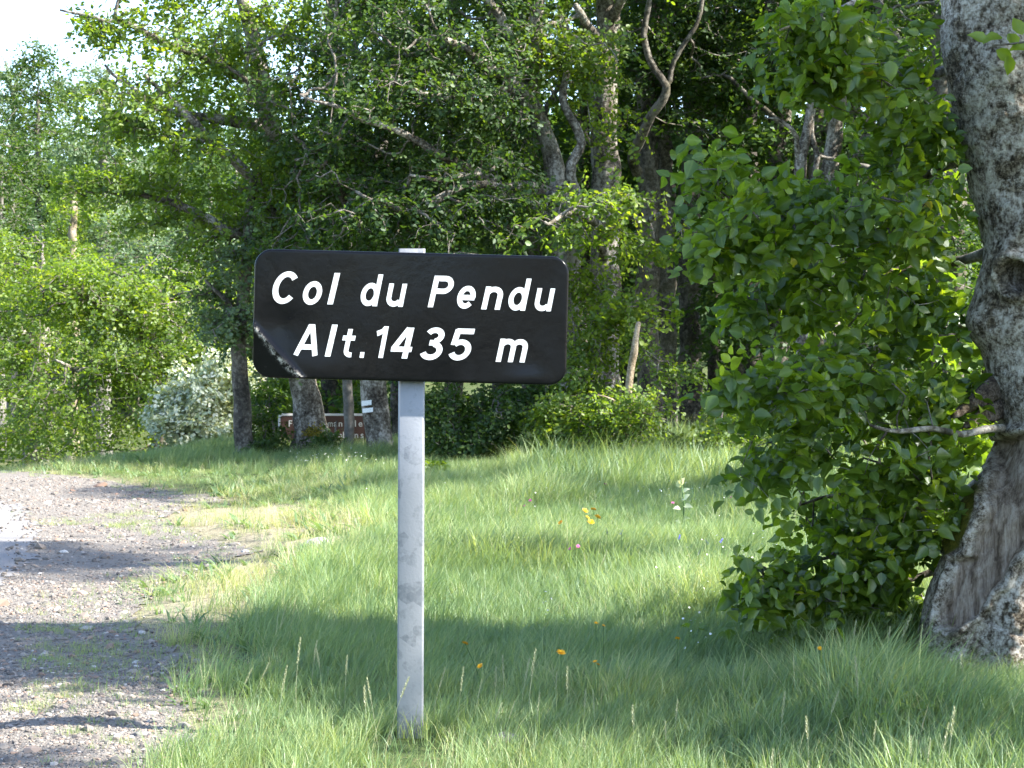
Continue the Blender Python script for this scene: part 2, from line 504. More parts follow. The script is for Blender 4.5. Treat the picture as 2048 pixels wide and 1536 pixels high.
def blob_points(blobs, n, disc=.45, thick=.08, per=14, shell=.45):
    """attractors in flat clumps spread through ellipsoids given as (px, py, rx, rz in pixels, Y, ry in metres)"""
    w = np.array([b[2] * b[3] * b[4] ** 2 for b in blobs], float); w = np.maximum(w, w.mean() * .3); w /= w.sum()
    out_, ow = [], []
    nc = max(1, n // per)
    for k in rng.choice(len(blobs), nc, p=w):
        px, py, rx, rz, Y, ry = blobs[k]
        u = norm(rng.normal(0, 1, 3)); rad = rng.uniform(shell, 1) ** .6
        s = Y / F
        c = P(px, py, Y) + u * rad * (rx * s, ry, rz * s)
        a = rng.uniform(0, 2 * math.pi, per); rr = disc * np.sqrt(rng.uniform(0, 1, per)) * rng.uniform(.7, 1.7)
        tilt = rng.normal(0, .25, 2)
        q = np.stack([rr * np.cos(a), rr * np.sin(a), rng.normal(0, thick, per)], -1)
        q[:, 2] += q[:, 0] * tilt[0] + q[:, 1] * tilt[1] - .25 * rr ** 2 / disc
        out_.append(c + q); ow.append(np.repeat(norm(u * (1, 1, .5))[None], per, 0))
    return np.vstack(out_), np.vstack(ow)

def wood(name, path, parent, bark, loc, sides=10, wob=.22, step=.12, jitter=.02, freq=3.0):
    """a trunk or limb from rows (px, py, Y, radius in metres)"""
    a = np.asarray(path, float)
    p = np.hstack([P(a[:, 0], a[:, 1], a[:, 2]), a[:, 3:4]])
    s = spline(p, step); s[:, 3] = np.maximum(s[:, 3], .004)
    s[1:-1, :3] += (np.stack([fbm(s[1:-1, :3] * 2.3 + k, 3) for k in (0, 9, 21)], -1)) * jitter * 2
    mb = MB(); mb.tube(s[:, :3] - loc, s[:, 3], sides, wob, True, freq)
    obj(name, mb.mesh(name, bark, True), parent)
    return s[:, :3]

def tree(name, label, cat, trunk, limbs, blobs, n, per=9, size=.065, length=.28, mat=None, bark=None, lod='mid', group=None,
         disc=.45, thick=.045, rmax=.025, up=.85, outk=.38, tip=.003, root_from=.25, twigs=True, perc=26, droop=.22, shell=.5, jitter=.03, flare=True):
    mat = mat or LEAF_M; bark = bark or BARK
    tr = [list(r) for r in trunk]
    loc = P(tr[0][0], tr[0][1], tr[0][2]); loc = np.array([loc[0], loc[1], float(g(loc[0], loc[1]))])
    t = thing(name, label, cat, loc, group)
    # run the foot of the trunk into the ground
    b = P(tr[0][0], tr[0][1], tr[0][2])
    px0, py0 = project(np.array([b[0], b[1], loc[2] - .15]))
    if py0 > tr[0][1] + 1: tr.insert(0, [float(px0), float(py0), tr[0][2], tr[0][3] * (1.15 if flare else 1)])
    roots = [wood('trunk', tr, t, bark, loc, 14, .25, .1, jitter)]
    k0 = int(len(roots[0]) * root_from); roots[0] = roots[0][k0:]
    for lm in limbs:
        roots.append(wood('limb', lm, t, bark, loc, 8, .25, .1, jitter * 1.4))
    if blobs:
        n = int(n * 1.2); size *= .8
        att, ow = blob_points(blobs, n, disc, thick, perc, shell)
        R = np.vstack(roots)[::2]
        pts, par, nr = grow(R, att)
        if twigs:
            obj('twigs', twig_mesh('twigs', pts - loc, par, nr, TWIG, tip, rmax), t, 'stuff')
        tips = pts[nr:]; dirs = tips - pts[par[nr:]]
        pos, ld, ln, sz, tt = sprays(tips, dirs, ow, per, length, size, up, outk, droop=droop)
        obj('crown', leaf_mesh('crown', pos - loc, ld, ln, sz, tt, mat, lod), t, 'stuff')
    return t, loc

# ------------------------------------------------------------------ the forest edge
def wb(x, y, z, rx, ry, rz):
    """ellipsoid in metres -> the form blob_points takes"""
    a, b = project(np.array([x, y, z], float)); return (float(a), float(b), rx * F / y, rz * F / y, y, ry)

tree('beech_tree', 'sunlit beech with leaning mossy trunk, limbs spreading left towards the sky', 'tree',
     [(625, 896, 23, .30), (622, 870, 23, .22), (610, 815, 23, .175), (602, 755, 23, .165), (600, 640, 23, .16), (590, 500, 23, .15), (560, 330, 23, .13), (520, 150, 23, .10), (480, -50, 23, .07), (455, -200, 23, .04)],
     [[(596, 500, 23, .10), (575, 470, 22.8, .085), (480, 335, 22.4, .06), (380, 235, 22, .045), (290, 150, 22, .02)],
      [(592, 530, 23, .10), (540, 500, 22.6, .08), (430, 455, 22.2, .06), (330, 400, 22, .04), (250, 385, 22, .02)],
      [(560, 330, 23, .09), (540, 270, 22.6, .06), (500, 195, 22.2, .04), (480, 150, 22, .02)],
      [(520, 170, 23, .09), (430, 130, 22.8, .06), (330, 80, 22.5, .045), (230, 45, 22.3, .025), (120, 20, 22.3, .012)],
      [(540, 250, 23, .08), (440, 240, 22.7, .06), (330, 215, 22.5, .04), (210, 130, 22.5, .015)],
      [(596, 470, 23, .08), (640, 400, 22.6, .05), (650, 300, 22.2, .03)]],
     [(400, 60, 190, 90, 22.6, .9), (330, 190, 140, 90, 22.4, .9), (420, 320, 200, 90, 22.3, .9), (300, 400, 160, 50, 22.1, .7), (480, 470, 170, 45, 22.3, .8),
      (540, 130, 120, 140, 22.5, 1.0), (170, 45, 60, 35, 22.3, .4), (420, -120, 220, 120, 23, 1.2), (600, 380, 90, 110, 22.2, .8), (210, 370, 60, 40, 22, .5)],
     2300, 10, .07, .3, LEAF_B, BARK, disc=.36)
tree('ash_tree', 'slender rough barked tree with grey-green leaves left of the black sign', 'tree',
     [(490, 915, 22.2, .13), (489, 880, 22.2, .115), (488, 800, 22.2, .10), (483, 700, 22.2, .09), (487, 600, 22.2, .075), (495, 480, 22.2, .06), (505, 350, 22.2, .03)],
     [[(486, 640, 22.2, .04), (450, 590, 22, .03), (410, 560, 22, .015)], [(487, 690, 22.2, .03), (520, 640, 22, .02), (540, 600, 22, .01)]],
     [(470, 590, 75, 80, 22, .6), (430, 640, 50, 40, 21.9, .5), (500, 480, 60, 70, 22.3, .6), (540, 640, 40, 100, 22.8, .5)],
     700, 9, .06, .25, LEAF_P, BARK_D, disc=.25)
tree('pole_tree', 'thin smooth grey pole-like tree in front of the brown sign', 'tree',
     [(699, 912, 22.6, .066), (697, 840, 22.6, .060), (694, 760, 22.6, .058), (692, 600, 22.8, .05), (700, 430, 23, .04), (705, 250, 23, .02)], [],
     [(700, 330, 60, 80, 23, .5), (705, 560, 40, 60, 23, .4), (702, 790, 14, 22, 22.5, .12)], 380, 9, .06, .25, LEAF_M, BARK_S, disc=.25)
MOSSY_M = leaf_mat('yellow moss', [(0, (.10, .09, .01)), (1, (.34, .27, .03))], .2, 1.2, .6, .02)
lb_ = np.array(bpy.data.objects['beech_tree'].location)
n_ = 900; qx = rng.normal(628, 12, n_); qy = rng.normal(872, 9, n_)
mp = P(qx, qy, 23 - .21 * np.sqrt(np.clip(1 - ((qx - 624) / 38) ** 2, .02, 1)) - .03)
obj('moss', leaf_mesh('moss', mp - lb_, rng.normal(0, 1, (n_, 3)), rng.normal(0, .5, (n_, 3)) + (0, -1, .4), rng.uniform(.015, .035, n_), rng.uniform(0, 1, n_), MOSSY_M, 'far'), bpy.data.objects['beech_tree'], 'stuff')
td, ld_ = tree('beech_tree', 'lichen covered beech trunk bearing two white painted trail marks', 'tree',
     [(758, 922, 22, .19), (757, 890, 22, .165), (754, 830, 22, .155), (746, 760, 22, .15), (742, 640, 22, .14), (745, 480, 22, .13), (765, 300, 22.2, .11), (800, 90, 22.5, .08), (815, -120, 22.5, .04)],
     [[(745, 480, 22, .07), (690, 400, 21.5, .05), (640, 340, 21, .03), (590, 320, 20.8, .012)], [(760, 330, 22.2, .07), (840, 240, 21.8, .05), (900, 170, 21.5, .03)],
      [(785, 190, 22.3, .06), (720, 110, 21.8, .04), (650, 70, 21.5, .02)]],
     [(700, 330, 130, 130, 21.4, .7), (760, 100, 150, 120, 21.8, .9), (620, 220, 80, 130, 21.4, .6), (830, 380, 100, 90, 21.5, .7), (800, -70, 150, 90, 22, .9), (680, 460, 120, 35, 21.2, .5)],
     2100, 9, .066, .28, LEAF_M, BARK, disc=.4)
# painted trail marks: thin curved patches of paint hugging the trunk
m, N, L = M('white trail paint')
n1 = tex(N, L, 60, 4)
out(N, L, principled(N, L, ramp(N, L, n1.outputs[0], [(.3, (.55, .54, .50)), (.5, (.78, .78, .77))]), .6, .3))
PAINT = m
for (x0, x1, y0, y1) in ((723, 743, 802, 812), (725, 746, 817, 826)):
    mb = MB(); V = []
    for iy in range(4):
        for ix in range(7):
            px = x0 + (x1 - x0) * ix / 6; py = y0 + (y1 - y0) * iy / 3 - ix * .35
            c = 752.0; hx = (px - c) / (31.0); yy = 22 - .185 * math.sqrt(max(0, 1 - min(hx * hx, .98))) - .03
            V.append(P(px, py, yy) - ld_)
    q = [(r * 7 + c, r * 7 + c + 1, r * 7 + c + 8, r * 7 + c + 7) for r in range(3) for c in range(6)]
    mb.add(V, q); obj('paint_mark', mb.mesh('paint_mark', PAINT, True), td)

tree('beech_tree', 'gnarled many-limbed beech behind the right end of the black sign', 'tree',
     [(1135, 915, 21, .25), (1142, 860, 21, .20), (1150, 780, 21, .165), (1138, 600, 21, .15), (1122, 470, 21, .13), (1108, 350, 21, .11), (1080, 250, 21, .10), (1064, 170, 21, .09), (1070, 50, 21, .075), (1078, -100, 21, .05)],
     [[(1120, 450, 21, .085), (1010, 372, 20.6, .055), (910, 322, 20.2, .048), (860, 298, 20, .042), (790, 263, 19.8, .034), (720, 242, 19.7, .025), (655, 212, 19.6, .02), (600, 190, 19.6, .01)],
      [(1090, 262, 21, .08), (1040, 180, 20.7, .075), (980, 138, 20.4, .065), (915, 90, 20.2, .05), (880, 70, 20, .03)],
      [(1068, 165, 21, .07), (1030, 90, 20.7, .06), (1000, 30, 20.5, .05), (960, -30, 20.3, .04)],
      [(1110, 380, 21, .07), (1000, 366, 20.3, .045), (930, 372, 20, .036), (865, 400, 19.8, .04), (800, 418, 19.7, .03), (740, 402, 19.6, .018), (700, 430, 19.6, .01)],
      [(1140, 640, 21, .10), (1155, 430, 20.8, .07), (1138, 350, 20.6, .062), (1158, 290, 20.6, .055), (1128, 215, 20.6, .045), (1140, 120, 20.8, .04), (1120, 40, 21, .03)],
      [(1112, 370, 21, .05), (1098, 400, 20.6, .05), (1085, 395, 20.5, .03)],
      [(1045, 180, 20.7, .05), (930, 200, 20.1, .04), (840, 180, 19.8, .03), (780, 150, 19.7, .015)],
      [(960, 345, 20.4, .04), (880, 360, 20, .03), (820, 350, 19.8, .015)]],
     [(900, 380, 170, 90, 20.0, .7), (820, 220, 170, 100, 20.0, .7), (960, 180, 150, 110, 20.5, .8), (920, 40, 180, 90, 20.5, .8), (1000, 430, 110, 60, 20.2, .6),
      (800, 440, 150, 45, 19.8, .5), (1050, 330, 70, 100, 21.4, .5), (980, -100, 200, 80, 21, .9), (690, 400, 90, 60, 19.9, .5), (730, 90, 80, 80, 20.2, .5)],
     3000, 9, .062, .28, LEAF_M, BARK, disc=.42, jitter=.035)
tree('beech_tree', 'tall beech with bright sunlit flake on its upper trunk right of the black sign', 'tree',
     [(1205, 930, 22, .22), (1207, 860, 22, .185), (1210, 700, 22, .17), (1213, 500, 22, .165), (1208, 300, 22, .155), (1214, 140, 22, .14), (1216, 0, 22, .12), (1218, -200, 22, .07)],
     [[(1212, 520, 22, .06), (1190, 450, 20.5, .05), (1150, 430, 19, .035), (1090, 445, 18.2, .015)],
      [(1212, 470, 22, .06), (1240, 432, 20.6, .05), (1300, 438, 19.5, .03), (1340, 425, 19.2, .012)],
      [(1212, 660, 22, .04), (1225, 610, 20.6, .03), (1280, 600, 19.8, .015)],
      [(1214, 120, 22, .06), (1180, 60, 21.2, .05), (1150, 10, 20.8, .03)],
      [(1214, 60, 22, .06), (1250, -20, 21.5, .05), (1270, -90, 21, .03)]],
     [(1150, 445, 110, 32, 18.6, .5), (1215, 385, 75, 26, 18.8, .4), (1300, 450, 80, 26, 19.3, .4), (1250, 600, 70, 26, 19.8, .4), (1290, 490, 60, 25, 19.6, .4),
      (1150, 60, 90, 70, 20.9, .6), (1200, -120, 180, 90, 21.5, .9), (1230, 240, 70, 40, 21, .4), (1150, 150, 60, 40, 20.8, .4), (1165, 560, 30, 25, 20.2, .3)],
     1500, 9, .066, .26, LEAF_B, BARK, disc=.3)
tree('beech_tree', 'dark beech with a gnarled forked limb climbing above its trunk', 'tree',
     [(1298, 930, 24, .17), (1298, 800, 24, .15), (1296, 600, 24, .14), (1294, 400, 24, .135), (1292, 250, 24, .12), (1300, 100, 24, .11), (1310, -100, 24, .08)],
     [[(1275, 345, 23.6, .075), (1262, 308, 23.2, .07), (1295, 258, 22.8, .06), (1330, 205, 22.6, .052), (1332, 165, 22.6, .05), (1302, 115, 22.6, .04), (1290, 70, 22.6, .036), (1300, 20, 22.6, .033), (1310, -40, 22.6, .025)],
      [(1333, 170, 22.6, .034), (1350, 120, 22.6, .03), (1385, 65, 22.6, .026), (1408, 10, 22.6, .022), (1415, -40, 22.6, .014)]],
     [(1340, 60, 130, 90, 23.6, .8), (1390, 190, 100, 70, 23.8, .7), (1330, -110, 180, 90, 23.5, 1.0), (1240, 170, 60, 60, 24.5, .5), (1260, 100, 60, 60, 23.8, .5)],
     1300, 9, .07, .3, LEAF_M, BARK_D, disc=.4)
tree('beech_tree', 'second dark trunk standing close beside the fork-limbed beech', 'tree',
     [(1337, 930, 24.5, .15), (1335, 800, 24.5, .14), (1330, 600, 24.5, .135), (1325, 400, 24.5, .13), (1325, 250, 24.5, .12), (1340, 0, 24.5, .09), (1345, -150, 24.5, .05)], [],
     [(1380, -60, 150, 120, 25, 1.0), (1420, 120, 90, 80, 25, .7), (1390, 330, 60, 60, 25.5, .5)], 700, 9, .075, .3, LEAF_M, BARK_D, disc=.4)
tree('beech_tree', 'dark forest trunk with pale bark patches nearest the leafy right-hand branches', 'tree',
     [(1386, 930, 25, .19), (1383, 800, 25, .155), (1379, 640, 25, .15), (1378, 480, 25, .145), (1385, 250, 25, .13), (1392, 0, 25, .10), (1395, -150, 25, .06)],
     [[(1386, 200, 25, .07), (1430, 110, 24.5, .06), (1450, 20, 24.3, .05), (1460, -60, 24.3, .03)]],
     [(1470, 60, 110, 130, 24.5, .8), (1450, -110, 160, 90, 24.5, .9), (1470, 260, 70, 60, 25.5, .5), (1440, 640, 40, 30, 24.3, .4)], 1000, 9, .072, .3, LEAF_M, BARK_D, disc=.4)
tree('dead_trunk', 'thin pale broken-topped dead stem lit by the sun at the forest edge', 'dead tree',
     [(1250, 905, 19, .045), (1254, 840, 19, .04), (1256, 790, 19, .038), (1264, 730, 19, .036), (1270, 705, 19, .04), (1273, 680, 19, .032), (1277, 645, 19, .026)],
     [[(1255, 825, 19, .014), (1225, 800, 18.9, .012), (1195, 790, 18.8, .006)], [(1256, 810, 19, .012), (1300, 832, 18.8, .009), (1335, 840, 18.7, .004)]],
     None, 0, bark=BARK_L, jitter=.008, flare=False)
tree('beech_tree', 'dim thick forest trunk right of the pale-patched trunk', 'tree',
     [(1500, 930, 27, .16), (1503, 700, 27, .14), (1500, 450, 27, .13), (1497, 250, 27, .12), (1500, 0, 27, .08), (1500, -120, 27, .05)], [],
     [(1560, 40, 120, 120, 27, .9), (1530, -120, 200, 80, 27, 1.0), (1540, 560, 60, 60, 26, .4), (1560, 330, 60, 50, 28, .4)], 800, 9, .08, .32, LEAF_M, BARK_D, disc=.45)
tree('beech_tree', 'slim sunlit-edged stem seen through the gap in the right-hand leaves', 'tree',
     [(1602, 930, 20, .085), (1603, 600, 20, .075), (1600, 430, 20, .07), (1604, 340, 20, .06), (1622, 245, 20, .05), (1640, 100, 20, .04), (1650, -100, 20, .02)],
     [[(1604, 345, 20, .03), (1600, 270, 19.9, .025), (1570, 242, 19.8, .02), (1530, 236, 19.8, .008)], [(1603, 420, 20, .03), (1638, 330, 20, .03), (1630, 250, 20, .022), (1645, 170, 20, .012)]],
     [(1660, 60, 110, 110, 20.2, .7), (1640, -120, 200, 80, 20.3, .9), (1720, 330, 60, 40, 20.4, .4)], 700, 8, .07, .28, LEAF_M, BARK, disc=.35)
tree('beech_tree', 'grey stem behind the right-hand leaves, beside the slim gap stem', 'tree',
     [(1664, 935, 20.6, .12), (1664, 600, 20.6, .105), (1663, 420, 20.6, .10), (1668, 300, 20.6, .085), (1690, 100, 20.6, .06), (1700, -120, 20.6, .03)], [],
     [(1760, 0, 140, 140, 20.8, .9), (1800, 250, 100, 100, 21, .8), (1760, -160, 200, 80, 20.5, .9)], 900, 8, .075, .3, LEAF_M, BARK, disc=.45)
tree('beech_tree', 'shadowed beech behind the big trunk at the right edge', 'tree',
     [(1905, 960, 19.5, .2), (1900, 700, 19.5, .18), (1890, 300, 19.5, .16), (1890, -100, 19.5, .12), (1890, -500, 19.5, .07)],
     [[(1890, 300, 19.5, .08), (1800, 100, 19, .06), (1720, -60, 18.6, .03)], [(1895, 500, 19.5, .07), (1800, 380, 19, .05), (1720, 330, 18.6, .02)]],
     [(1850, -250, 330, 240, 19.3, 1.4), (1800, 120, 180, 170, 19, 1.0), (2050, -150, 300, 300, 19.5, 1.5), (1800, 520, 150, 120, 19, .9), (2000, 350, 200, 200, 19.5, 1.2), (1750, 760, 120, 120, 19.2, .7)],
     1900, 8, .085, .34, LEAF_M, BARK_D, 'far', disc=.5)

# trees deeper in the wood, each with its own trunk
deep = [(660, 27.5), (800, 26), (905, 25), (1005, 26.5), (1070, 25), (1165, 27.5), (1250, 28), (1425, 27.4), (1465, 28.2), (1560, 24), (1585, 28.5), (1720, 25), (1780, 27.5), (1990, 26), (1880, 24.5), (1640, 23.5)]
names = ['left of the brown sign', 'behind the post of the black sign', 'just right of the sign post', 'below the middle of the black sign', 'below the letter m of the black sign',
         'behind the gnarled many-limbed beech', 'behind the pale dead stem', 'right of the pale-patched trunk', 'between two dim trunks of the inner wood', 'at the dark edge of the right-hand leaves', 'far back in the gap of the right-hand leaves',
         'behind the lower right-hand leaves', 'deep behind the big right-hand crown', 'behind the big trunk at the right edge', 'between the big trunk and its leaves', 'in line with the grey stem of the gap']
for i, ((px, Y), wh) in enumerate(zip(deep, names)):
    r = rng.uniform(.09, .16); b = rng.uniform(-25, 25)
    by = float(project(np.array([(px - 1024) / F * Y, Y, float(g((px - 1024) / F * Y, Y))]))[1])
    tree('beech_tree', 'shaded forest tree ' + wh, 'tree',
         [(px, by, Y, r * 1.3), (px + b * .2, 800, Y, r), (px + b * .5, 500, Y, r * .92), (px + b, 200, Y, r * .8), (px + b * 1.4, -120, Y, r * .5)],
         [[(px + b * .6, 430, Y, r * .5), (px + b + rng.uniform(-90, 90), 300, Y - .6, r * .35), (px + b + rng.uniform(-130, 130), 150, Y - .9, r * .15)]],
         [(px + b, 60, 150, 170, Y, 1.1), (px + rng.uniform(-60, 60), 360, 150, 140, Y, 1.0), (px + b, -160, 190, 110, Y, 1.2), (px + rng.uniform(-70, 70), 610, 130, 110, Y + .4, .9), (px + rng.uniform(-70, 70), 810, 120, 60, Y + .6, .8)],
         900, 8, .11, .4, LEAF_M, BARK_D, 'far', 'trees deeper in the wood', disc=.55, twigs=False)

# unseen trees added behind the viewer to darken the black sheet's reflection
for i, (x, y, wh) in enumerate([(-4.5, -9, 'left behind the viewer'), (.5, -12, 'straight behind the viewer'), (5.5, -10, 'right behind the viewer')]):
    bt_ = thing('added_bushy_tree', 'added unseen bushy tree ' + wh, 'tree', (x, y, 0))
    mb = MB(); mb.tube(np.array([(0, 0, -.1), (.1, 0, 1.2), (0, .1, 2.6)]), [.16, .12, .05], 8, .2); obj('trunk', mb.mesh('trunk', BARK, True), bt_)
    n_ = 2600; u = norm(rng.normal(0, 1, (n_, 3))) * (rng.uniform(.5, 1, n_) ** .5)[:, None] * (2.6, 1.3, 1.5) + (0, 0, 1.6)
    obj('crown', leaf_mesh('crown', u, rng.normal(0, 1, (n_, 3)), rng.normal(0, .6, (n_, 3)) + (0, 0, .6), rng.uniform(.12, .2, n_), rng.uniform(.2, .7, n_), LEAF_M, 'far'), bt_, 'stuff')

# the wood on the hillside behind, one mass
n_ = 60000
x = rng.uniform(-34, 24, n_); y = rng.uniform(66, 120, n_) ; cl = np.stack([np.round(x / 4), np.round(y / 5), x * 0], -1)
hgt = 8 + 3 * noise3(cl * 3.7 + .31)
z = g(x, y) + hgt * rng.uniform(.02, 1, n_) ** .8
FW = np.stack([x + rng.normal(0, .5, n_), y, z], -1)
o = obj('far_wood', leaf_mesh('far_wood', FW, rng.normal(0, 1, (n_, 3)), rng.normal(0, .5, (n_, 3)) + (0, -.4, .8), rng.uniform(.42, .75, n_), np.clip(rng.normal(.4, .2, n_), 0, 1), LEAF_M, 'far'), kind='stuff')
tag(o, 'far leafy wood covering the hillside behind everything', 'woodland')

# bushes and saplings of the forest edge
def shrub(name, label, px, py, Y, blobs, n, size=.05, mat=None, per=8, length=.2, group=None, disc=.2, stems=4, outk=.55):
    base = P(px, py, Y); X0 = base[0]
    by = float(project(np.array([X0, Y, float(g(X0, Y))]))[1])
    lim = []
    for k in range(stems):
        bx = blobs[k % len(blobs)]
        lim.append([(px + rng.uniform(-6, 6), by, Y, .016), ((px + bx[0]) / 2 + rng.uniform(-10, 10), (by + bx[1]) / 2 + 10, (Y + bx[4]) / 2, .012), (bx[0] + rng.uniform(-.4, .4) * bx[2], bx[1] - rng.uniform(-.2, .6) * bx[3], bx[4], .005)])
    return tree(name, label, 'shrub', [(px, by, Y, .022), (px + 4, by - 25, Y, .018), (px + rng.uniform(-12, 12), by - 60, Y, .01)], lim, blobs, n, per, size, length, mat or LEAF_M, TWIG, group=group, disc=disc, tip=.002, rmax=.012, root_from=0, jitter=.01, outk=outk)
gE = 'leafy bushes along the forest edge'
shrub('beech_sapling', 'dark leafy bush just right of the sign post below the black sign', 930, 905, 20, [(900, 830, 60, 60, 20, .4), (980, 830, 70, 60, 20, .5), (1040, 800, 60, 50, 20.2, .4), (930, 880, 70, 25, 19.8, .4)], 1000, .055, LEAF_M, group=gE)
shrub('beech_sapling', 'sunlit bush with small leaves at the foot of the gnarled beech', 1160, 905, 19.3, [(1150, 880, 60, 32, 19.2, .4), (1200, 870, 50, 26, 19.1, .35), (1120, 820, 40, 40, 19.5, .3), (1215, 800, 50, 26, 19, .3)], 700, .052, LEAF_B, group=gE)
shrub('beech_sapling', 'feathery green sapling around the pale dead stem', 1290, 900, 19.2, [(1225, 835, 50, 22, 18.9, .3), (1290, 800, 38, 22, 18.9, .3), (1265, 850, 40, 20, 18.9, .3), (1310, 700, 40, 14, 19.6, .3), (1345, 735, 36, 14, 19.6, .3)], 400, .05, LEAF_B, group=gE)
shrub('beech_sapling', 'low dark bush spreading under the two dark trunks', 1340, 925, 19.6, [(1330, 905, 75, 26, 19.6, .5), (1400, 915, 60, 24, 19.4, .4), (1300, 930, 50, 14, 19.2, .3)], 600, .055, LEAF_M, group=gE)
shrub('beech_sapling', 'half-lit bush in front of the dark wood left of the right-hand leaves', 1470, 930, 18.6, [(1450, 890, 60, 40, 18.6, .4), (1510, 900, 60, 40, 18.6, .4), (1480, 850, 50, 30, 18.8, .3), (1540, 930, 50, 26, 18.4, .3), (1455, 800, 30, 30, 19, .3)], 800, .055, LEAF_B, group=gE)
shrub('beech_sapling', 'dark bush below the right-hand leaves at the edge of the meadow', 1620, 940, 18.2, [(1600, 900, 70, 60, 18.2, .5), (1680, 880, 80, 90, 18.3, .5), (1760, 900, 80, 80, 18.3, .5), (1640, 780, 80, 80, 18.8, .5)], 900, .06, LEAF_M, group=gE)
shrub('beech_sapling', 'small dark bush between the mossy trunk and the grey pole', 665, 893, 22.6, [(655, 886, 24, 12, 22.6, .25), (672, 893, 22, 10, 22.4, .2)], 150, .055, LEAF_M, group=gE)
shrub('beech_sapling', 'sprouting shoots between the slender tree and the brown sign', 545, 900, 22.8, [(528, 850, 18, 36, 22.8, .3), (535, 800, 16, 30, 23.2, .3), (530, 892, 40, 12, 22.4, .3)], 330, .055, LEAF_M, group=gE)
shrub('beech_sapling', 'lit thicket growing behind the brown sign', 640, 890, 27.5, [(560, 790, 50, 60, 27.5, .5), (650, 790, 60, 50, 27.5, .5), (720, 780, 50, 50, 27.5, .5), (600, 850, 60, 30, 27.3, .4), (680, 720, 80, 40, 27.8, .5)], 900, .07, LEAF_B, group=gE)
shrub('beech_sapling', 'leaf spray beside the right edge of the black sign', 1175, 900, 20, [(1165, 740, 35, 40, 19.9, .3), (1195, 700, 30, 26, 19.8, .25), (1160, 660, 25, 40, 20.2, .25), (1150, 560, 26, 40, 20.3, .25), (1200, 640, 40, 18, 20, .25)], 420, .055, LEAF_B, group=gE)
shrub('whitebeam_bush', 'silvery white sunlit bush at the left forest edge', 410, 905, 31.5, [(412, 800, 72, 85, 31.5, .6), (445, 738, 44, 48, 31.6, .5), (352, 850, 54, 48, 31.2, .5), (420, 870, 70, 35, 31.2, .5), (470, 800, 30, 90, 31.8, .4)], 1700, .085, LEAF_W, 9, .3, disc=.26, stems=7)

# ------------------------------------------------------------------ trees beyond the bend of the road
tree('beech_tree', 'bright green broad beech beyond the road with dark hollow under its boughs', 'tree',
     [(330, 905, 34, .3), (322, 820, 34, .22), (300, 700, 34, .2), (285, 620, 34, .17), (268, 575, 34, .06), (262, 550, 34, .015)],
     [[(300, 700, 34, .12), (260, 640, 33.4, .1), (200, 610, 33, .06), (150, 580, 32.6, .03)], [(310, 760, 34, .1), (230, 735, 33, .08), (160, 740, 32.4, .05), (110, 720, 32, .02)],
      [(290, 650, 34, .1), (340, 600, 33.5, .07), (400, 580, 33, .03)]],
     [(290, 560, 150, 70, 33.6, 1.3), (180, 600, 130, 70, 33.2, 1.2), (360, 640, 100, 60, 33.4, 1.1), (210, 720, 130, 40, 32.6, 1.2), (330, 800, 80, 50, 33, 1.0), (220, 850, 130, 40, 32.8, 1.1), (120, 780, 90, 50, 32.8, 1.0), (290, 740, 60, 30, 33, .8)],
     2300, 9, .095, .42, LEAF_B, BARK, 'far', disc=.75, rmax=.04, perc=44, shell=.6)
tree('beech_tree', 'yellow-green beech at the left edge behind the road crest', 'tree',
     [(70, 935, 38, .3), (75, 800, 38, .22), (80, 650, 38, .18), (85, 540, 38, .07), (85, 500, 38, .02)],
     [[(78, 700, 38, .1), (20, 640, 37.4, .07), (-50, 600, 37, .03)], [(80, 640, 38, .1), (130, 580, 37.6, .06), (170, 540, 37.3, .03)]],
     [(70, 560, 130, 80, 37.8, 1.5), (0, 660, 110, 90, 37.5, 1.4), (120, 680, 100, 60, 37.5, 1.2), (20, 830, 110, 70, 37.2, 1.3), (100, 860, 80, 50, 37, 1.0), (-60, 560, 100, 140, 38, 1.5)],
     1900, 9, .10, .45, LEAF_B, BARK, 'far', disc=.8, rmax=.04, perc=44, shell=.6)
tree('young_ash', 'pale grey-green airy tree behind the broad bright beech', 'tree',
     [(335, 900, 42, .2), (335, 700, 42, .17), (345, 560, 42, .09), (350, 480, 42, .02)], [],
     [(340, 520, 110, 60, 42, 1.2), (420, 500, 70, 60, 42, 1.0), (380, 590, 80, 60, 42, 1.0), (270, 470, 60, 50, 42.5, .9)], 900, 8, .11, .5, LEAF_P, BARK_S, 'far', disc=.6)
tree('birch_tree', 'tall pale feathery tree left of the sunlit spreading beech', 'tree',
     [(205, 900, 50, .25), (205, 600, 50, .2), (208, 350, 50, .13), (212, 190, 50, .07), (215, 135, 50, .03)], [],
     [(210, 210, 60, 75, 50, 1.2), (215, 320, 85, 80, 50, 1.5), (220, 430, 100, 70, 50, 1.5), (230, 540, 110, 60, 50, 1.5), (180, 640, 110, 60, 50, 1.4)], 1500, 8, .12, .55, LEAF_P, BARK_S, 'far', disc=.6)
tree('spire_tree', 'tall pointed dark green tree standing against the white sky', 'tree',
     [(78, 900, 62, .35), (78, 600, 62, .2), (77, 350, 62, .11), (76, 230, 62, .06), (76, 128, 62, .015)], [],
     [(76, 120, 14, 26, 62, .4), (76, 170, 38, 34, 62, .9), (78, 230, 62, 45, 62, 1.3), (78, 310, 78, 60, 62, 1.6), (80, 400, 85, 60, 62, 1.8), (80, 500, 90, 60, 62, 1.8)], 1700, 8, .14, .6, LEAF_M, BARK_D, 'far', disc=.7, rmax=.05)
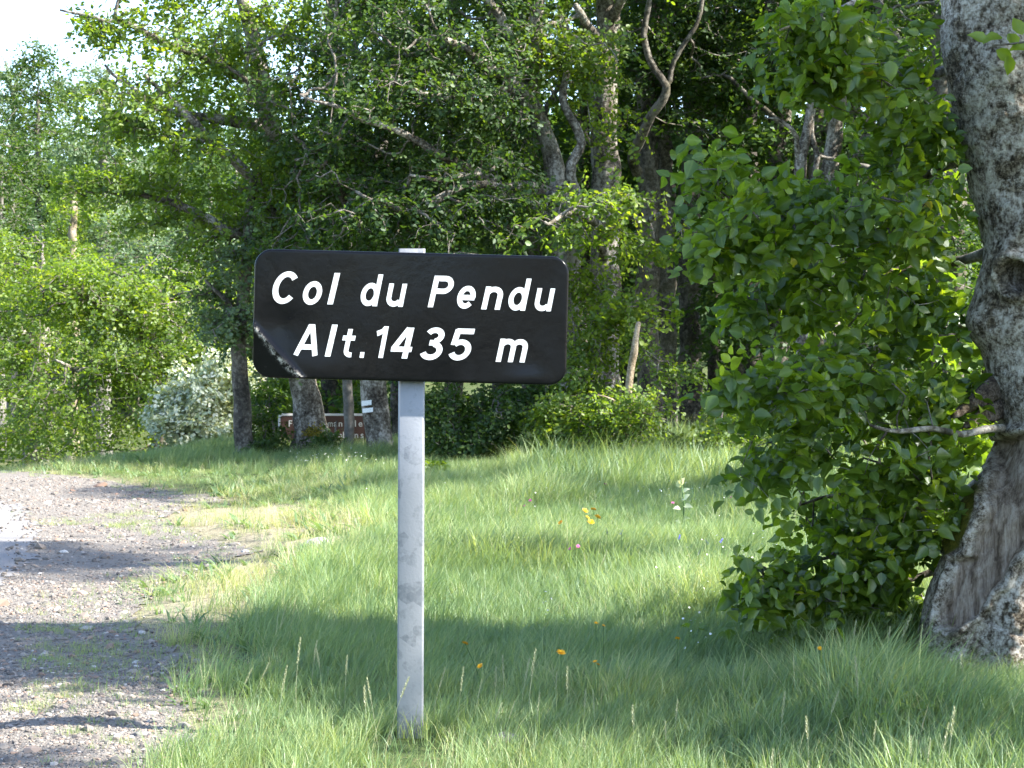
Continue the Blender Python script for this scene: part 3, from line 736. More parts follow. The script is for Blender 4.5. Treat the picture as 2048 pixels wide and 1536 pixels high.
tree('beech_tree', 'rounded tree at the far left below the pointed tree', 'tree',
     [(-5, 900, 56, .3), (-5, 600, 56, .14), (0, 430, 56, .08), (5, 310, 56, .02)], [],
     [(0, 270, 70, 60, 56, 1.5), (20, 350, 90, 60, 56, 1.7), (-10, 450, 90, 70, 56, 1.7), (60, 470, 70, 60, 55, 1.4), (0, 560, 120, 60, 55, 1.6), (-90, 350, 80, 140, 56, 1.7)], 1600, 8, .13, .55, LEAF_M, BARK_S, 'far', disc=.65)
tree('beech_tree', 'leafy far tree with thin bare top twigs beside the sky gap', 'tree',
     [(25, 900, 66, .2), (25, 500, 66, .12), (27, 250, 66, .06), (30, 150, 66, .015)],
     [[(28, 200, 66, .06), (15, 140, 66, .04), (5, 110, 66, .015)], [(28, 180, 66, .06), (45, 130, 66, .035), (52, 100, 66, .012)]],
     [(25, 160, 40, 36, 66, 1.2), (20, 230, 60, 50, 66, 1.4), (130, 200, 40, 55, 66, 1.2), (150, 150, 26, 30, 66, .8)], 620, 8, .14, .55, LEAF_P, BARK_S, 'far', disc=.6)
tree('beech_tree', 'orange-tinged thin tree between the pointed tree and the pale feathery tree', 'tree',
     [(145, 900, 46, .16), (146, 600, 46, .13), (147, 450, 46, .09), (147, 350, 46, .04)], [],
     [(147, 360, 30, 40, 46, .7), (150, 430, 40, 40, 46, .8), (140, 510, 60, 50, 46, 1.0)], 520, 8, .10, .45, LEAF_B, BARK_L, 'far', disc=.45)
gF = 'trees filling the far hillside'
for i, (px, Y, top, wh) in enumerate([(360, 66, 110, 'seen through the boughs of the sunlit spreading beech'), (470, 64, 90, 'behind the upper trunk of the sunlit spreading beech'), (190, 75, 170, 'behind the tall pale feathery tree'), (110, 72, 250, 'between the pointed tree and the pale feathery tree'), (-150, 70, 200, 'beyond the left edge of the photo'), (300, 72, 170, 'hidden behind the sunlit spreading beech'), (420, 60, 130, 'behind the pale airy tree'), (520, 52, 170, 'between the spreading beech and the black sign'), (110, 78, 420, 'low behind the pointed tree'),
                                  (-260, 45, 420, 'left of the road crest')]):
    tree('beech_tree', 'distant green tree ' + wh, 'tree', [(px, 900, Y, .3), (px, 600, Y, .14), (px, top + 150, Y, .02)], [],
         [(px, top + 50, 70, 60, Y, 1.6), (px - 30, top + 150, 110, 80, Y, 2.0), (px + 20, top + 280, 130, 90, Y, 2.0), (px, top + 420, 130, 90, Y, 2)], 900, 8, .16, .6, LEAF_M, BARK_S, 'far', gF, disc=.8, twigs=False)

# ------------------------------------------------------------------ the big old beech at the right
EDGE = np.array([(-900, 1860), (-400, 1872), (-200, 1880), (0, 1884), (100, 1885), (200, 1896), (300, 1926), (400, 1948), (460, 1962), (500, 1966), (560, 1958), (605, 1948), (640, 1942), (668, 1950), (700, 1968),
                 (760, 1979), (820, 1988), (860, 1995), (885, 1992), (920, 1984), (960, 1966), (1000, 1942), (1040, 1914), (1080, 1901), (1110, 1893), (1150, 1876), (1200, 1856), (1240, 1846), (1280, 1838), (1330, 1826), (1400, 1808)], float)
YB = 7.55
zz = np.concatenate([np.arange(-.12, 2.7, .0085), np.arange(2.7, 6.2, .1)])
px_, py_ = 2000.0, project(np.stack([np.zeros_like(zz) + 1.9, np.zeros_like(zz) + YB - .2, zz], -1))[1]
ex = np.interp(py_, EDGE[:, 0], EDGE[:, 1])
left = (ex - 1024) / F * YB
width = np.interp(zz, [-.1, .15, .5, .9, 1.4, 1.8, 2.5, 4, 6.2], [.66, .60, .54, .50, .47, .46, .46, .38, .22])
cx = left + width / 2; cx = np.where(zz > 2.7, cx[np.searchsorted(zz, 2.7)] + .06 * (zz - 2.7), cx)
bl = np.array([cx[0], YB, 0.0]); bl[2] = float(g(bl[0], bl[1]))
NS = 320
th = np.linspace(0, 2 * math.pi, NS, endpoint=False)
ct, st = np.cos(th), np.sin(th)
Rw = (width / 2)[:, None] * np.ones(NS)
flute = np.clip(.55 - zz, 0, .6)[:, None] * (.22 * np.cos(5 * th + .9) + .12 * np.cos(9 * th + 2.0))[None] * np.clip(ct + 1.2, 0, 1)[None] * .32
P0 = np.stack([cx[:, None] + Rw * ct, YB + Rw * st * .95, zz[:, None] + 0 * Rw], -1)
R2 = Rw + flute * (0.35 + 0.65 * (ct > -.6))[None] + .022 * fbm(P0 * 3.2, 4) * 1.2 + .014 * fbm(P0 * 11, 4) + .005 * fbm(P0 * 45, 3)
V = np.stack([cx[:, None] + R2 * ct, YB + R2 * st * .95, zz[:, None] + 0 * R2], -1)
ppx, ppy = project(V)
front = (st < .25)[None] * np.ones_like(ppx, bool)
WOODP = [(1990, 884), (2016, 872), (2075, 866), (2080, 1070), (2030, 1112), (2002, 1164), (1978, 1180), (1970, 1202), (1946, 1236), (1906, 1260), (1882, 1250), (1890, 1204), (1908, 1152), (1916, 1122), (1944, 1112), (1958, 1064), (1974, 1020), (1984, 960), (1986, 905)]
MOSSP = [(1952, 962), (1970, 972), (1960, 1012), (1945, 1062), (1928, 1092), (1898, 1114), (1888, 1084), (1902, 1020), (1930, 980)]
jit = 7 * fbm(np.stack([ppx / 25, ppy / 25, ppx * 0], -1), 3)
dw = np.where(front, sdist(ppx, ppy, WOODP) + jit, 999)
dm = np.where(front, sdist(ppx, ppy, MOSSP) + jit * 1.6, 999)
lip = np.exp(-((dw - 9) / 9) ** 2) * .034
rec = -.05 * smooth((-dw + 2) / 6)
kx, ky = (ppx - 2034) / 27, (ppy - 553) / 33
kr = np.where(front, np.hypot(kx, ky), 9)
knot = .04 * np.exp(-((kr - 1.25) / .4) ** 2) * (1 + .6 * fbm(V * 18, 3)) - .17 * smooth((1.02 - kr) / .25)
kc = np.where(front, poly_dist(ppx, ppy, [(2010, 520), (2030, 480), (2060, 440), (2110, 400)], False), 999)
kr = kr + .09 * fbm(V * 14, 3)
coll = .028 * np.exp(-(kc / 18) ** 2)
b2 = np.where(front, np.hypot((ppx - 1965) / 40, (ppy - 650) / 40), 9)
bul = .02 * np.exp(-b2 ** 2)
grain = np.where(dw < 0, .012 * fbm(np.stack([V[..., 0] * 34 + V[..., 2] * 9, V[..., 1] * 10, V[..., 2] * 4], -1), 4), 0)
# cracked seams in the callus bark
seam = np.where(front, np.minimum.reduce([poly_dist(ppx, ppy, [(1985, 885), (1968, 975), (1975, 905)], False), poly_dist(ppx, ppy, [(1916, 1118), (1895, 1180), (1882, 1238), (1870, 1262)], False), poly_dist(ppx, ppy, [(1955, 1225), (1990, 1250), (2040, 1270)], False)]), 999)
sm = -.014 * np.exp(-(seam / 4) ** 2)
R3 = R2 + lip + rec + knot + coll + bul + grain + sm + np.where(dm < 4, .012 + .006 * fbm(V * 60, 2), 0)
V = np.stack([cx[:, None] + R3 * ct, YB + R3 * st * .95, zz[:, None] + 0 * R3], -1) - bl
nz = len(zz); i = np.arange(nz - 1)[:, None]; j = np.arange(NS)[None]; k = (j + 1) % NS
q = np.stack([i * NS + j, i * NS + k, (i + 1) * NS + k, (i + 1) * NS + j], -1).reshape(-1, 4)
m, N, L = M('old beech bark')
n1 = tex(N, L, 13, 9, .8, stretch=(1, 1, .75)); n2 = tex(N, L, 48, 6, .8); n3 = tex(N, L, 3.4, 8, .75); n4 = tex(N, L, 27, 8, .8)
f = math_(N, L, 'ADD', math_(N, L, 'MULTIPLY', n1.outputs[0], .5), math_(N, L, 'MULTIPLY', n2.outputs[0], .5))
barkc = ramp(N, L, f, [(.40, (.03, .023, .016)), (.45, (.15, .12, .09)), (.49, (.34, .295, .24)), (.54, (.55, .50, .43)), (.60, (.74, .70, .64))])
blot = ramp(N, L, n4.outputs[0], [(.555, (0, 0, 0)), (.585, (1, 1, 1))])
barkc = mixc(N, L, math_(N, L, 'MULTIPLY', blot, .75), barkc, (.045, .035, .026))
big = ramp(N, L, n3.outputs[0], [(.53, (0, 0, 0)), (.56, (1, 1, 1))])
barkc = mixc(N, L, math_(N, L, 'MULTIPLY', big, .8), barkc, ramp(N, L, n2.outputs[0], [(.44, (.025, .019, .012)), (.52, (.10, .073, .042)), (.60, (.30, .245, .17))]))
lich = ramp(N, L, tex(N, L, 11, 8, .8).outputs[0], [(.565, (0, 0, 0)), (.59, (1, 1, 1))])
barkc = mixc(N, L, math_(N, L, 'MULTIPLY', lich, .6), barkc, ramp(N, L, n2.outputs[0], [(.44, (.22, .20, .17)), (.54, (.60, .575, .52))]))
wv = tex(N, L, 30, 8, .75, stretch=(1, 1, .12)); wv2 = tex(N, L, 5, 3, .6)
woodc = ramp(N, L, wv.outputs[0], [(.38, (.06, .045, .035)), (.46, (.22, .17, .13)), (.53, (.38, .31, .25)), (.62, (.58, .50, .42))])
woodc = mixc(N, L, math_(N, L, 'MULTIPLY', wv2.outputs[0], .5), woodc, (.19, .135, .095))
mossc = ramp(N, L, n2.outputs[0], [(.35, (.06, .065, .01)), (.55, (.13, .125, .018)), (.7, (.28, .21, .03))])
c = mixc(N, L, attr(N, 'wood'), barkc, woodc)
c = mixc(N, L, attr(N, 'moss'), c, mossc)
hh = mixc(N, L, attr(N, 'wood'), f, wv.outputs[0])
out(N, L, principled(N, L, c, .92, .12, bump(N, L, hh, 1.0, .035)))
big_bark = m
# the knot's dark rotten heart is a matter of wood, kept with the bare wood
woodmask = np.clip(smooth((-dw + 3) / 5) + smooth((.9 - kr) / .2), 0, 1)
bt = thing('old_beech', 'huge lichened beech trunk at the right edge with knothole and bare wood scar', 'tree', bl)
obj('trunk', mesh_np('trunk', V.reshape(-1, 3), q, None, big_bark, True, None, {'wood': woodmask.ravel(), 'moss': smooth((-dm + 5) / 10).ravel()}), bt)

def slab(path, w0, w1, thick, mat, name, seed):
    """a splintered wedge of dead wood along a path of (px, py, Y)"""
    p = np.array([P(*r) for r in path]); s = spline(np.hstack([p, np.linspace(w0, w1, len(p))[:, None]]), .012)
    c, w = s[:, :3], s[:, 3]; T = norm(np.gradient(c, axis=0)); up = norm(np.cross(T, np.array([0, 1., 0.])))
    dep = np.cross(T, up); n = 12; a = np.arange(n) * 2 * math.pi / n
    r = c[:, None] + up[:, None] * (np.cos(a)[None, :, None] * w[:, None, None]) + dep[:, None] * (np.sin(a)[None, :, None] * thick)
    r = r + .010 * np.stack([fbm(r * 22 + seed + k, 3) for k in (0, 5, 9)], -1)
    q = [(x * n + y, x * n + (y + 1) % n, (x + 1) * n + (y + 1) % n, (x + 1) * n + y) for x in range(len(c) - 1) for y in range(n)]
    e = len(c) * n; r = np.vstack([r.reshape(-1, 3), c[-1] + T[-1] * .02, c[0]])
    t = [((len(c) - 1) * n + y, (len(c) - 1) * n + (y + 1) % n, e) for y in range(n)] + [((y + 1) % n, y, e + 1) for y in range(n)]
    o = obj(name, mesh_np(name, r - bl, q, t, mat, True), bt); return o
DEADW = bark_mat('splintered dead wood', (.03, .022, .017), (.10, .075, .055), (.22, .185, .15), 16, (1, 1, .4))
slab([(2012, 762, 7.54), (1975, 785, 7.46), (1940, 812, 7.41), (1908, 832, 7.38)], .052, .014, .02, DEADW, 'broken_branch', 0)['label'] = 'splintered upper flap of the broken branch'
slab([(2012, 815, 7.52), (1980, 826, 7.44), (1955, 838, 7.40), (1932, 852, 7.38)], .040, .012, .018, DEADW, 'broken_branch', 4)['label'] = 'splintered lower flap of the broken branch'
# limbs reaching left from the trunk, drooping at their ends
def blimb(path, sides=9, wob=.2, bark=None):
    return wood('limb', path, bt, bark or BARK, bl, sides, wob, .04, .008, 8.0)
roots = [blimb([(2004, 856, 7.42, .017), (1975, 858, 7.36, .016), (1930, 867, 7.32, .013), (1870, 856, 7.26, .012), (1800, 862, 7.2, .009), (1740, 850, 7.15, .006)], 7),
         blimb([(2000, 640, 7.8, .026), (1930, 655, 7.95, .018), (1850, 668, 8.0, .013), (1740, 700, 7.9, .010), (1620, 720, 7.6, .006), (1500, 750, 7.2, .003)]),
         blimb([(1990, 300, 7.7, .03), (1890, 330, 7.75, .022), (1800, 380, 7.7, .016), (1690, 420, 7.6, .012), (1560, 430, 7.4, .008), (1430, 420, 7.3, .004)]),
         blimb([(1960, 60, 7.7, .03), (1890, 140, 7.7, .02), (1790, 150, 7.6, .016), (1690, 170, 7.4, .011), (1600, 160, 7.2, .005)]),
         blimb([(1960, -150, 7.7, .04), (1880, -90, 7.5, .025), (1760, -20, 7.3, .018), (1650, 30, 7.2, .012), (1560, 60, 7.1, .005)]),
         blimb([(2000, 500, 7.75, .03), (1930, 520, 7.9, .022), (1820, 540, 8.0, .018), (1700, 560, 8.0, .012), (1560, 590, 8.0, .007), (1460, 610, 8.0, .003)]),
         blimb([(2000, 930, 7.75, .035), (1930, 990, 7.9, .024), (1850, 1010, 7.95, .019), (1760, 985, 7.9, .013), (1660, 990, 7.8, .008), (1600, 1010, 7.7, .004)]),
         blimb([(1960, 1020, 7.8, .03), (1880, 1080, 7.95, .017), (1780, 1090, 7.9, .012), (1680, 1110, 7.75, .008), (1560, 1140, 7.6, .004), (1510, 1125, 7.55, .002)]),
         blimb([(1950, 1110, 7.85, .024), (1850, 1150, 7.95, .014), (1740, 1180, 7.85, .009), (1650, 1200, 7.7, .003)]),
         blimb([(2050, -700, 7.5, .14), (2100, -1000, 7.0, .09), (2150, -1300, 6.6, .06)]),
         blimb([(2050, -600, 7.5, .14), (2350, -900, 7.0, .09), (2700, -1050, 6.6, .06), (3100, -1150, 6.4, .03)]),
         blimb([(2060, -300, 7.5, .12), (2400, -500, 7.2, .08), (2900, -700, 6.8, .05), (3400, -760, 6.6, .03)])]
vis = [(1700, 60, 150, 80, 7.25, .3), (1800, 150, 150, 70, 7.35, .3), (1640, 140, 90, 70, 7.2, .25), (1800, 290, 130, 70, 7.5, .3), (1900, 240, 60, 90, 7.7, .3),
       (1480, 440, 95, 70, 7.35, .3), (1600, 430, 120, 75, 7.45, .3), (1740, 420, 130, 80, 7.5, .35), (1870, 420, 90, 110, 7.65, .3), (1520, 380, 60, 50, 7.35, .2),
       (1600, 590, 110, 70, 7.9, .35), (1740, 590, 130, 90, 7.7, .35), (1870, 600, 90, 100, 7.8, .3), (1500, 620, 60, 40, 8, .2),
       (1680, 730, 120, 70, 7.3, .3), (1560, 770, 90, 35, 7.15, .2), (1820, 760, 120, 90, 7.6, .3), (1480, 760, 60, 18, 7.1, .12),
       (1600, 880, 80, 60, 7.4, .3), (1720, 880, 110, 80, 7.4, .3), (1850, 920, 100, 80, 7.7, .3), (1660, 1000, 70, 50, 7.7, .3), (1780, 1040, 120, 70, 7.85, .3), (1880, 1060, 60, 90, 8.0, .3),
       (1930, 700, 40, 80, 8.15, .3), (1935, 900, 45, 60, 8.15, .25), (1945, 800, 30, 60, 8.25, .2), (1950, 560, 14, 60, 8.3, .2), (1430, 480, 60, 50, 7.25, .2), (1420, 410, 45, 30, 7.2, .15), (1480, 560, 60, 40, 7.6, .2), (1470, 760, 60, 16, 7.1, .12), (1450, 330, 40, 22, 7.3, .15), (1545, 830, 60, 45, 7.3, .2), (1580, 950, 60, 50, 7.6, .2), (1600, 60, 70, 60, 7.15, .2), (1575, 150, 40, 40, 7.2, .15), (1570, 1180, 50, 22, 7.6, .12), (1690, 1060, 80, 55, 7.75, .3), (1650, 1040, 60, 50, 7.7, .2), (1760, 1110, 80, 50, 7.85, .3), (1640, 1140, 80, 35, 7.65, .25), (1550, 1135, 40, 18, 7.55, .1), (1750, 1160, 110, 60, 7.8, .3), (1690, 1230, 90, 45, 7.7, .3), (1800, 1230, 60, 70, 7.9, .3), (1620, 1280, 40, 20, 7.5, .15)]
att, ow = blob_points(vis, 1650, .13, .03, 9, .3)
ap, aq = project(att)
HOLE = [(1555, 200), (1690, 235), (1705, 290), (1640, 360), (1590, 325), (1500, 300), (1440, 180)]
keep = ~in_poly(ap, aq, HOLE) & ~((ap > np.interp(aq, EDGE[:, 0], EDGE[:, 1]) - 6))
att, ow = att[keep], ow[keep]
pts, par, nr = grow(np.vstack(roots), att, .2)
obj('twigs', twig_mesh('twigs', pts - bl, par, nr, TWIG, .0014, .012, .05), bt, 'stuff')
dirs = pts[nr:] - pts[par[nr:]]
ow2 = norm(np.array([-.3, -.6, .15]) + ow * .4)
pos, ld, ln, sz, tt = sprays(pts[nr:], dirs, ow2, 8, .18, .053, .6, .55, .6, .12)
lpx, lpy = project(pos)
ok = ~in_poly(lpx, lpy, HOLE) & ~((lpx > np.interp(lpy, EDGE[:, 0], EDGE[:, 1]) - 4) & (pos[:, 1] < 7.7) & (lpy > 130))
pos, ld, ln, sz, tt = (a[ok] for a in (pos, ld, ln, sz, tt))
# a sprig hanging across the trunk at the top right
sp = np.array([P(x, y, 7.05) for x, y in ((1975, 85), (1992, 100), (2005, 75), (2030, 95), (2045, 70), (2060, 100), (2015, 110))])
pos = np.vstack([pos, sp]); ld = np.vstack([ld, norm(rng.normal(0, .6, (7, 3)) + np.array([-.4, 0, .2]))]); ln = np.vstack([ln, norm(rng.normal(0, .3, (7, 3)) + np.array([-.1, -.9, .4]))])
sz = np.append(sz, np.full(7, .075)); tt = np.append(tt, np.full(7, .75))
wood('limb', [(2120, 60, 7.1, .006), (2060, 82, 7.06, .003), (1985, 92, 7.05, .0015)], bt, TWIG, bl, 5, .1, .03, .002)
# the 300 nearest leaves are leaves of their own, the rest one crown
d, n, s_ = leaf_frames(pos, ld, ln)
score = sz / pos[:, 1] * np.abs((n * norm(pos - CAM)).sum(1)) * (1 - .35 * (pos[:, 1] - 7)) * ((lpx_ := project(pos)[0]) < 2040)
top = np.argsort(-score)[:300]
rest = np.ones(len(pos), bool); rest[top] = False
obj('crown', leaf_mesh('crown', pos[rest] - bl, ld[rest], ln[rest], sz[rest], tt[rest], LEAF_N, 'near'), bt, 'stuff')
lm = []
for kx_ in range(8):
    tv = T_NEAR_V.copy(); tv[:, 0] *= rng.uniform(.88, 1.12); tv[:, 2] *= rng.uniform(.4, 2.2)
    lm.append(mesh_np('leaf', tv, T_NEAR_Q, T_NEAR_T, LEAF_N, True, {'tint': np.full(8, (kx_ + .5) / 8 * .8)}, {'rib': np.array([1, 0, 0, 0, 1, 0, 0, 0, 1, 1, 1.])}))
for i in top:
    o = obj('leaf', lm[int(np.clip(tt[i] / .8 * 8, 0, 7))], bt)
    R = np.eye(4); R[:3, 0] = s_[i] * sz[i]; R[:3, 1] = d[i] * sz[i]; R[:3, 2] = n[i] * sz[i]; R[:3, 3] = pos[i] - bl
    o.matrix_local = Matrix(R.tolist())
# unseen crown clumps beyond the frame, placed and shaped to shade the meadow
att, ow = blob_points([wb(3.6, 6.35, 3.7, 1.9, .6, 1.0), wb(3.5, 6.1, 3.0, 1.4, .3, .55), wb(3.3, 5.85, 2.1, .8, .3, .5), wb(3.0, 5.45, 1.55, .6, .35, .45), wb(3.6, 5.3, 2.3, .7, .35, .5), wb(4.3, 5.7, 2.6, .8, .4, .5), wb(4.4, 5.6, 3.6, 1.1, .4, .6), wb(3.8, 5.35, 2.9, 1.0, .35, .5), wb(3.4, 6.0, 5.0, .9, .25, .5), wb(2.6, 6.3, 4.2, .7, .25, .4), wb(3.5, 4.35, 5.0, .9, .2, .4), wb(5.2, 5.9, 4.5, 1.0, .4, .6), wb(5.2, 6.2, 4.6, 1.6, .75, 1.2), wb(2.4, 6.9, 4.2, 1.2, .5, .9), wb(3.4, 6.5, 5.6, 1.9, .8, 1.0)], 3000, .24, .08, 10, .1)
pts, par, nr = grow(np.vstack(roots[-3:]), att, .25)
obj('twigs', twig_mesh('twigs', pts - bl, par, nr, TWIG, .002, .03), bt, 'stuff')
pos, ld, ln, sz, tt = sprays(pts[nr:], pts[nr:] - pts[par[nr:]], ow, 6, .24, .075)
obj('crown', leaf_mesh('crown', pos - bl, ld, ln, sz, tt, LEAF_N, 'mid'), bt, 'stuff')

# neighbours just outside the frame on the sunny side: their trunks and crowns throw the bands of shade
tree('beech_tree', 'straight beech standing out of frame right of the meadow', 'tree',
     [(float(project(np.array([6.2, 9.3, 0.]))[0]), 1200, 9.3, .3)] + [(float(project(np.array([6.2 + .03 * z, 9.3, z]))[0]), float(project(np.array([6.2, 9.3, z]))[1]), 9.3, .2 - .012 * z) for z in (.8, 2.5, 4.5, 6.5, 8.5, 10)], [],
     [wb(6.2, 9.3, 9.0, 1.6, 1.2, 1.4)], 900, 8, .085, .3, LEAF_M, BARK, 'far', disc=.5)
tree('beech_tree', 'spreading beech standing out of frame right of the far meadow', 'tree',
     [(float(project(np.array([7.0, 13.5, 0.]))[0]), 1050, 13.5, .25)] + [(float(project(np.array([7.0, 13.5, z]))[0]), float(project(np.array([7.0, 13.5, z]))[1]), 13.5, .16 - .012 * z) for z in (.8, 2.5, 4.5, 6.5, 8.5)], [],
     [wb(7.6, 14.8, 7.8, 2.0, 1.1, 1.1), wb(8.9, 14.6, 9.3, 2.0, 1.1, 1.0), wb(7.0, 13.3, 5.0, 1.7, .7, 1.3), wb(5.8, 12.2, 3.2, 1.2, .45, .7), wb(8.2, 14.4, 4.0, 1.2, .5, 1.0)], 1500, 8, .09, .32, LEAF_M, BARK, 'far', disc=.5)  # unseen upper crown clumps added to put the far bank in shade


post_x = (818 - 1024) / F * 6.0
# ------------------------------------------------------------------ grass, gravel and small flowers (uncountable)
def blade(mb, base, h, w, ang, lean, curl, segs=3):
    d = np.array([math.cos(ang), math.sin(ang), 0]); sd = np.array([-d[1], d[0], 0])
    V = []
    for k in range(segs):
        t = k / segs
        c = base + np.array([0, 0, 1]) * h * t * (1 - .25 * curl * t) + (d * curl * h * t * t + lean * h * t * t)
        V += [c - sd * w * (1 - .75 * t * t) / 2, c + sd * w * (1 - .75 * t * t) / 2]
    V.append(base + np.array([0, 0, h * (1 - .25 * curl)]) + d * curl * h + lean * h)
    q = [(2 * k, 2 * k + 1, 2 * k + 3, 2 * k + 2) for k in range(segs - 1)]
    mb.add(V, q, [(2 * segs - 2, 2 * segs - 1, 2 * segs)])

def tuft(nb, rad, h0, h1, w0, w1, c0, c1, lean, seed):
    r = np.random.default_rng(seed); mb = MB(); ta = []
    for k in range(nb):
        a = r.uniform(0, 2 * math.pi); q = rad * math.sqrt(r.uniform())
        blade(mb, np.array([q * math.cos(a), q * math.sin(a), -.01]), r.uniform(h0, h1), r.uniform(w0, w1), a + r.normal(0, .8), np.array([lean, r.normal(0, .05), 0]), r.uniform(c0, c1))
        ta.append(r.uniform())
    ta = np.array(ta)
    return mb, np.concatenate([np.repeat(ta, 2), ta])

def scatter(name, sources, pts, idx, rotz, scl, tint, tilt=.12, normal_jit=None):
    """one object whose points carry copies of the source meshes"""
    col = bpy.data.collections.new(name + '_pieces')
    for k, me in enumerate(sources):
        col.objects.link(bpy.data.objects.new('%s_piece_%02d' % (name, k), me))
    n = len(pts)
    me = bpy.data.meshes.new(name); me.vertices.add(n); me.vertices.foreach_set('co', np.asarray(pts, np.float32).ravel())
    at = me.attributes.new('pick', 'INT', 'POINT'); at.data.foreach_set('value', np.asarray(idx, np.int32))
    at = me.attributes.new('scl', 'FLOAT', 'POINT'); at.data.foreach_set('value', np.asarray(scl, np.float32))
    at = me.attributes.new('tint', 'FLOAT', 'POINT'); at.data.foreach_set('value', np.asarray(tint, np.float32))
    rot = np.stack([rng.normal(0, tilt, n), rng.normal(0, tilt, n), rotz], -1)
    at = me.attributes.new('rot', 'FLOAT_VECTOR', 'POINT'); at.data.foreach_set('vector', rot.astype(np.float32).ravel())
    o = obj(name, me)
    ng = bpy.data.node_groups.new(name, 'GeometryNodeTree')
    ng.interface.new_socket('Geometry', in_out='INPUT', socket_type='NodeSocketGeometry')
    ng.interface.new_socket('Geometry', in_out='OUTPUT', socket_type='NodeSocketGeometry')
    N = ng.nodes; L = ng.links
    gi = N.new('NodeGroupInput'); go = N.new('NodeGroupOutput')
    ci = N.new('GeometryNodeCollectionInfo'); ci.inputs['Collection'].default_value = col
    ci.inputs['Separate Children'].default_value = True; ci.inputs['Reset Children'].default_value = True
    ip = N.new('GeometryNodeInstanceOnPoints'); ip.inputs['Pick Instance'].default_value = True
    def na(nm, ty):
        a = N.new('GeometryNodeInputNamedAttribute'); a.data_type = ty; a.inputs['Name'].default_value = nm
        return a.outputs['Attribute']
    L.new(gi.outputs[0], ip.inputs['Points']); L.new(ci.outputs[0], ip.inputs['Instance'])
    L.new(na('pick', 'INT'), ip.inputs['Instance Index'])
    er = N.new('FunctionNodeEulerToRotation'); L.new(na('rot', 'FLOAT_VECTOR'), er.inputs[0]); L.new(er.outputs[0], ip.inputs['Rotation'])
    L.new(na('scl', 'FLOAT'), ip.inputs['Scale'])
    L.new(ip.outputs[0], go.inputs[0])
    md = o.modifiers.new('scatter', 'NODES'); md.node_group = ng
    return o

src = []
def addt(*a):
    mb, ta = tuft(*a); src.append(mb.mesh('tuft', GRASS, True, face_attr={'tint': ta}))
for k in range(3): addt(24, .06, .07, .20, .0018, .0036, .15, .9, .22, 100 + k)       # 0-2 meadow
for k in range(2): addt(22, .05, .035, .09, .002, .0035, .2, .9, .1, 110 + k)           # 3-4 short
for k in range(2): addt(16, .06, .05, .15, .0016, .0028, .3, 1.1, .15, 120 + k)         # 5-6 dry
for k in range(2): addt(16, .07, .14, .32, .0028, .0055, .2, .9, .28, 130 + k)          # 7-8 tall
MOSSY = [(165, 1300, 95, 14), (130, 1335, 110, 18), (110, 1385, 60, 22), (250, 1320, 70, 14), (70, 1420, 60, 14), (260, 1040, 80, 18), (40, 1032, 30, 8), (130, 1045, 60, 10), (300, 1255, 70, 16), (120, 1262, 70, 10), (250, 1485, 12, 6), (150, 1470, 20, 6)]
for k in range(2): addt(9, .03, .03, .09, .012, .022, .7, 1.6, .05, 140 + k)               # 9-10 broad-leaved weeds
addt(10, .07, .06, .22, .0014, .0024, .3, 1.3, .2, 150)                                   # 11 dead blades
px_l, idx_l, sc_l, ti_l = [], [], [], []
